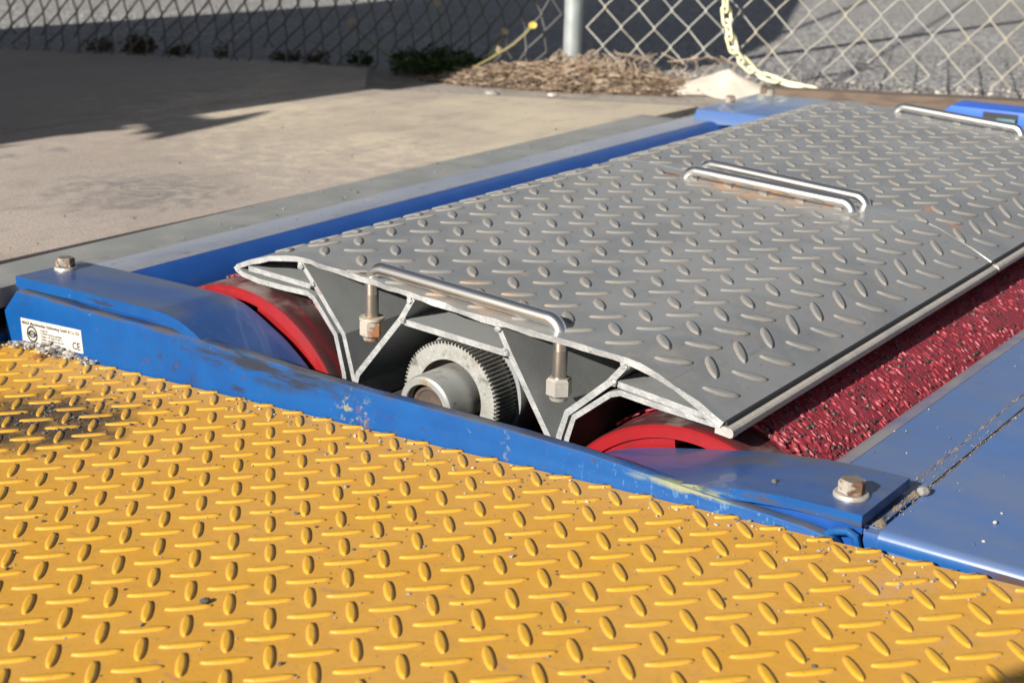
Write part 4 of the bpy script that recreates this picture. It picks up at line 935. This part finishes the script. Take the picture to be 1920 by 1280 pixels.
one('pebble', (2.55, -2.05, .05), (.05, .04, .04), m_stonew, 'white pebble alone on the blue deck right of the bolt')
one('pebble', (1.22, 2.0, .27), (.07, .06, .05), m_stoned, 'dark pebble on the scuffed guard plate left of the bolt')
one('rust_flake', tuple(Y2M(-.1, 23.0, .06)), (.16, .14, .07), m_rust, 'rusty brown flake on the yellow plate below the maker label', 'rust flake')
one('pebble', tuple(Y2M(-8.2, 7.4, .05)), (.12, .08, .05), m_stoned, 'dark pebble on the yellow plate among the bars')

# ------------------------------------------------------------------ unseen shade caster, added and shaped to throw the shade on slab and road
HC = 34.0; kx = HC/SUN.z
def toward(p_): return (p_[0]+SUN.x*kx, p_[1]+SUN.y*kx)
shade = [(-60, 46.0), (5, 46.1), (15, 46.4), (22, 46.5), (39.3, 46.35), (52, 45.6), (60, 42.5), (66, 39.6), (84, 44.5), (122, 60.7), (150, 70), (150, 97), (83, 88.5), (46, 90.3), (20, 92), (-60, 96)]
CN = thing('shade_caster', (*toward((-30, 60)), 0), 'added flat slab on posts, out of view, shaped to shade slab and road', 'shade_caster')
b = MB(); prism(b, [(*toward(p_), HC) for p_ in shade], (0, 0, 1.2)); part('shade_slab', b, m_caster, CN)
for p_ in ((-40, 60), (-40, 85), (60, 66), (60, 82)):
    x, y = toward(p_); b = MB(); b.box((x-1, y-1, -.4), (x+1, y+1, HC)); part('post', b, m_caster, CN)
for (pa, pb, q) in (((60.5, 39.3), (175, 66.8), .26), ((57.5, 28.2), (175, 56.4), .15)):  # added unseen rods that draw two long shadow lines on the road
    b = MB(); b.tube([(*toward(pa), HC+.6), (*toward(pb), HC+.6)], q, 8); part('shadow_rod', b, m_caster, CN)
b = MB()                                              # added leaf-shaped sheets, unseen, cut to cast leaf shadows on the slab
def cast_leaf(pts): b.add([(*toward(p_), HC-1.0) for p_ in pts] + [(*toward(p_), HC-.6) for p_ in pts], [tuple(range(len(pts))), tuple(range(2*len(pts)-1, len(pts)-1, -1))] + [(i, (i+1) % len(pts), len(pts)+(i+1) % len(pts), len(pts)+i) for i in range(len(pts))])
cast_leaf([(25, 46.8), (23.6, 44.6), (22.2, 43.9), (23.4, 43.5), (21.6, 42.2), (25.5, 42.8), (28.2, 43.3), (31.5, 44.6), (29.2, 44.5), (27.2, 44.5), (27.6, 46.8)])
cast_leaf([(8, 46.6), (13, 45.4), (17.0, 45.3), (15, 45.9), (19, 46.5)])
cast_leaf([(19, 46.8), (20.5, 45.7), (21.4, 45.9), (22.6, 45.2), (23.2, 46.8)])
solo('leaf_shadow_caster', b, m_leafg, (*toward((25, 44)), HC), 'added leaf-shaped sheets out of view, casting leaf shadows on the slab', 'shadow caster')

b = MB(); b.lathe([(-.3, .01), (-.3, 1.3), (19.3, 1.3), (20, .8), (20.1, .01)], (-43.7, -1.5, -.1), 32, (0, 0, 1))  # added unseen cylinder, only to drop a shadow in the near right corner
solo('corner_shadow_post', b, m_flatblack, (-43.7, -1.5, -.36), 'added black cylinder behind the camera, unseen, casting the corner shadow on the yellow plate', 'corner_shadow_post')
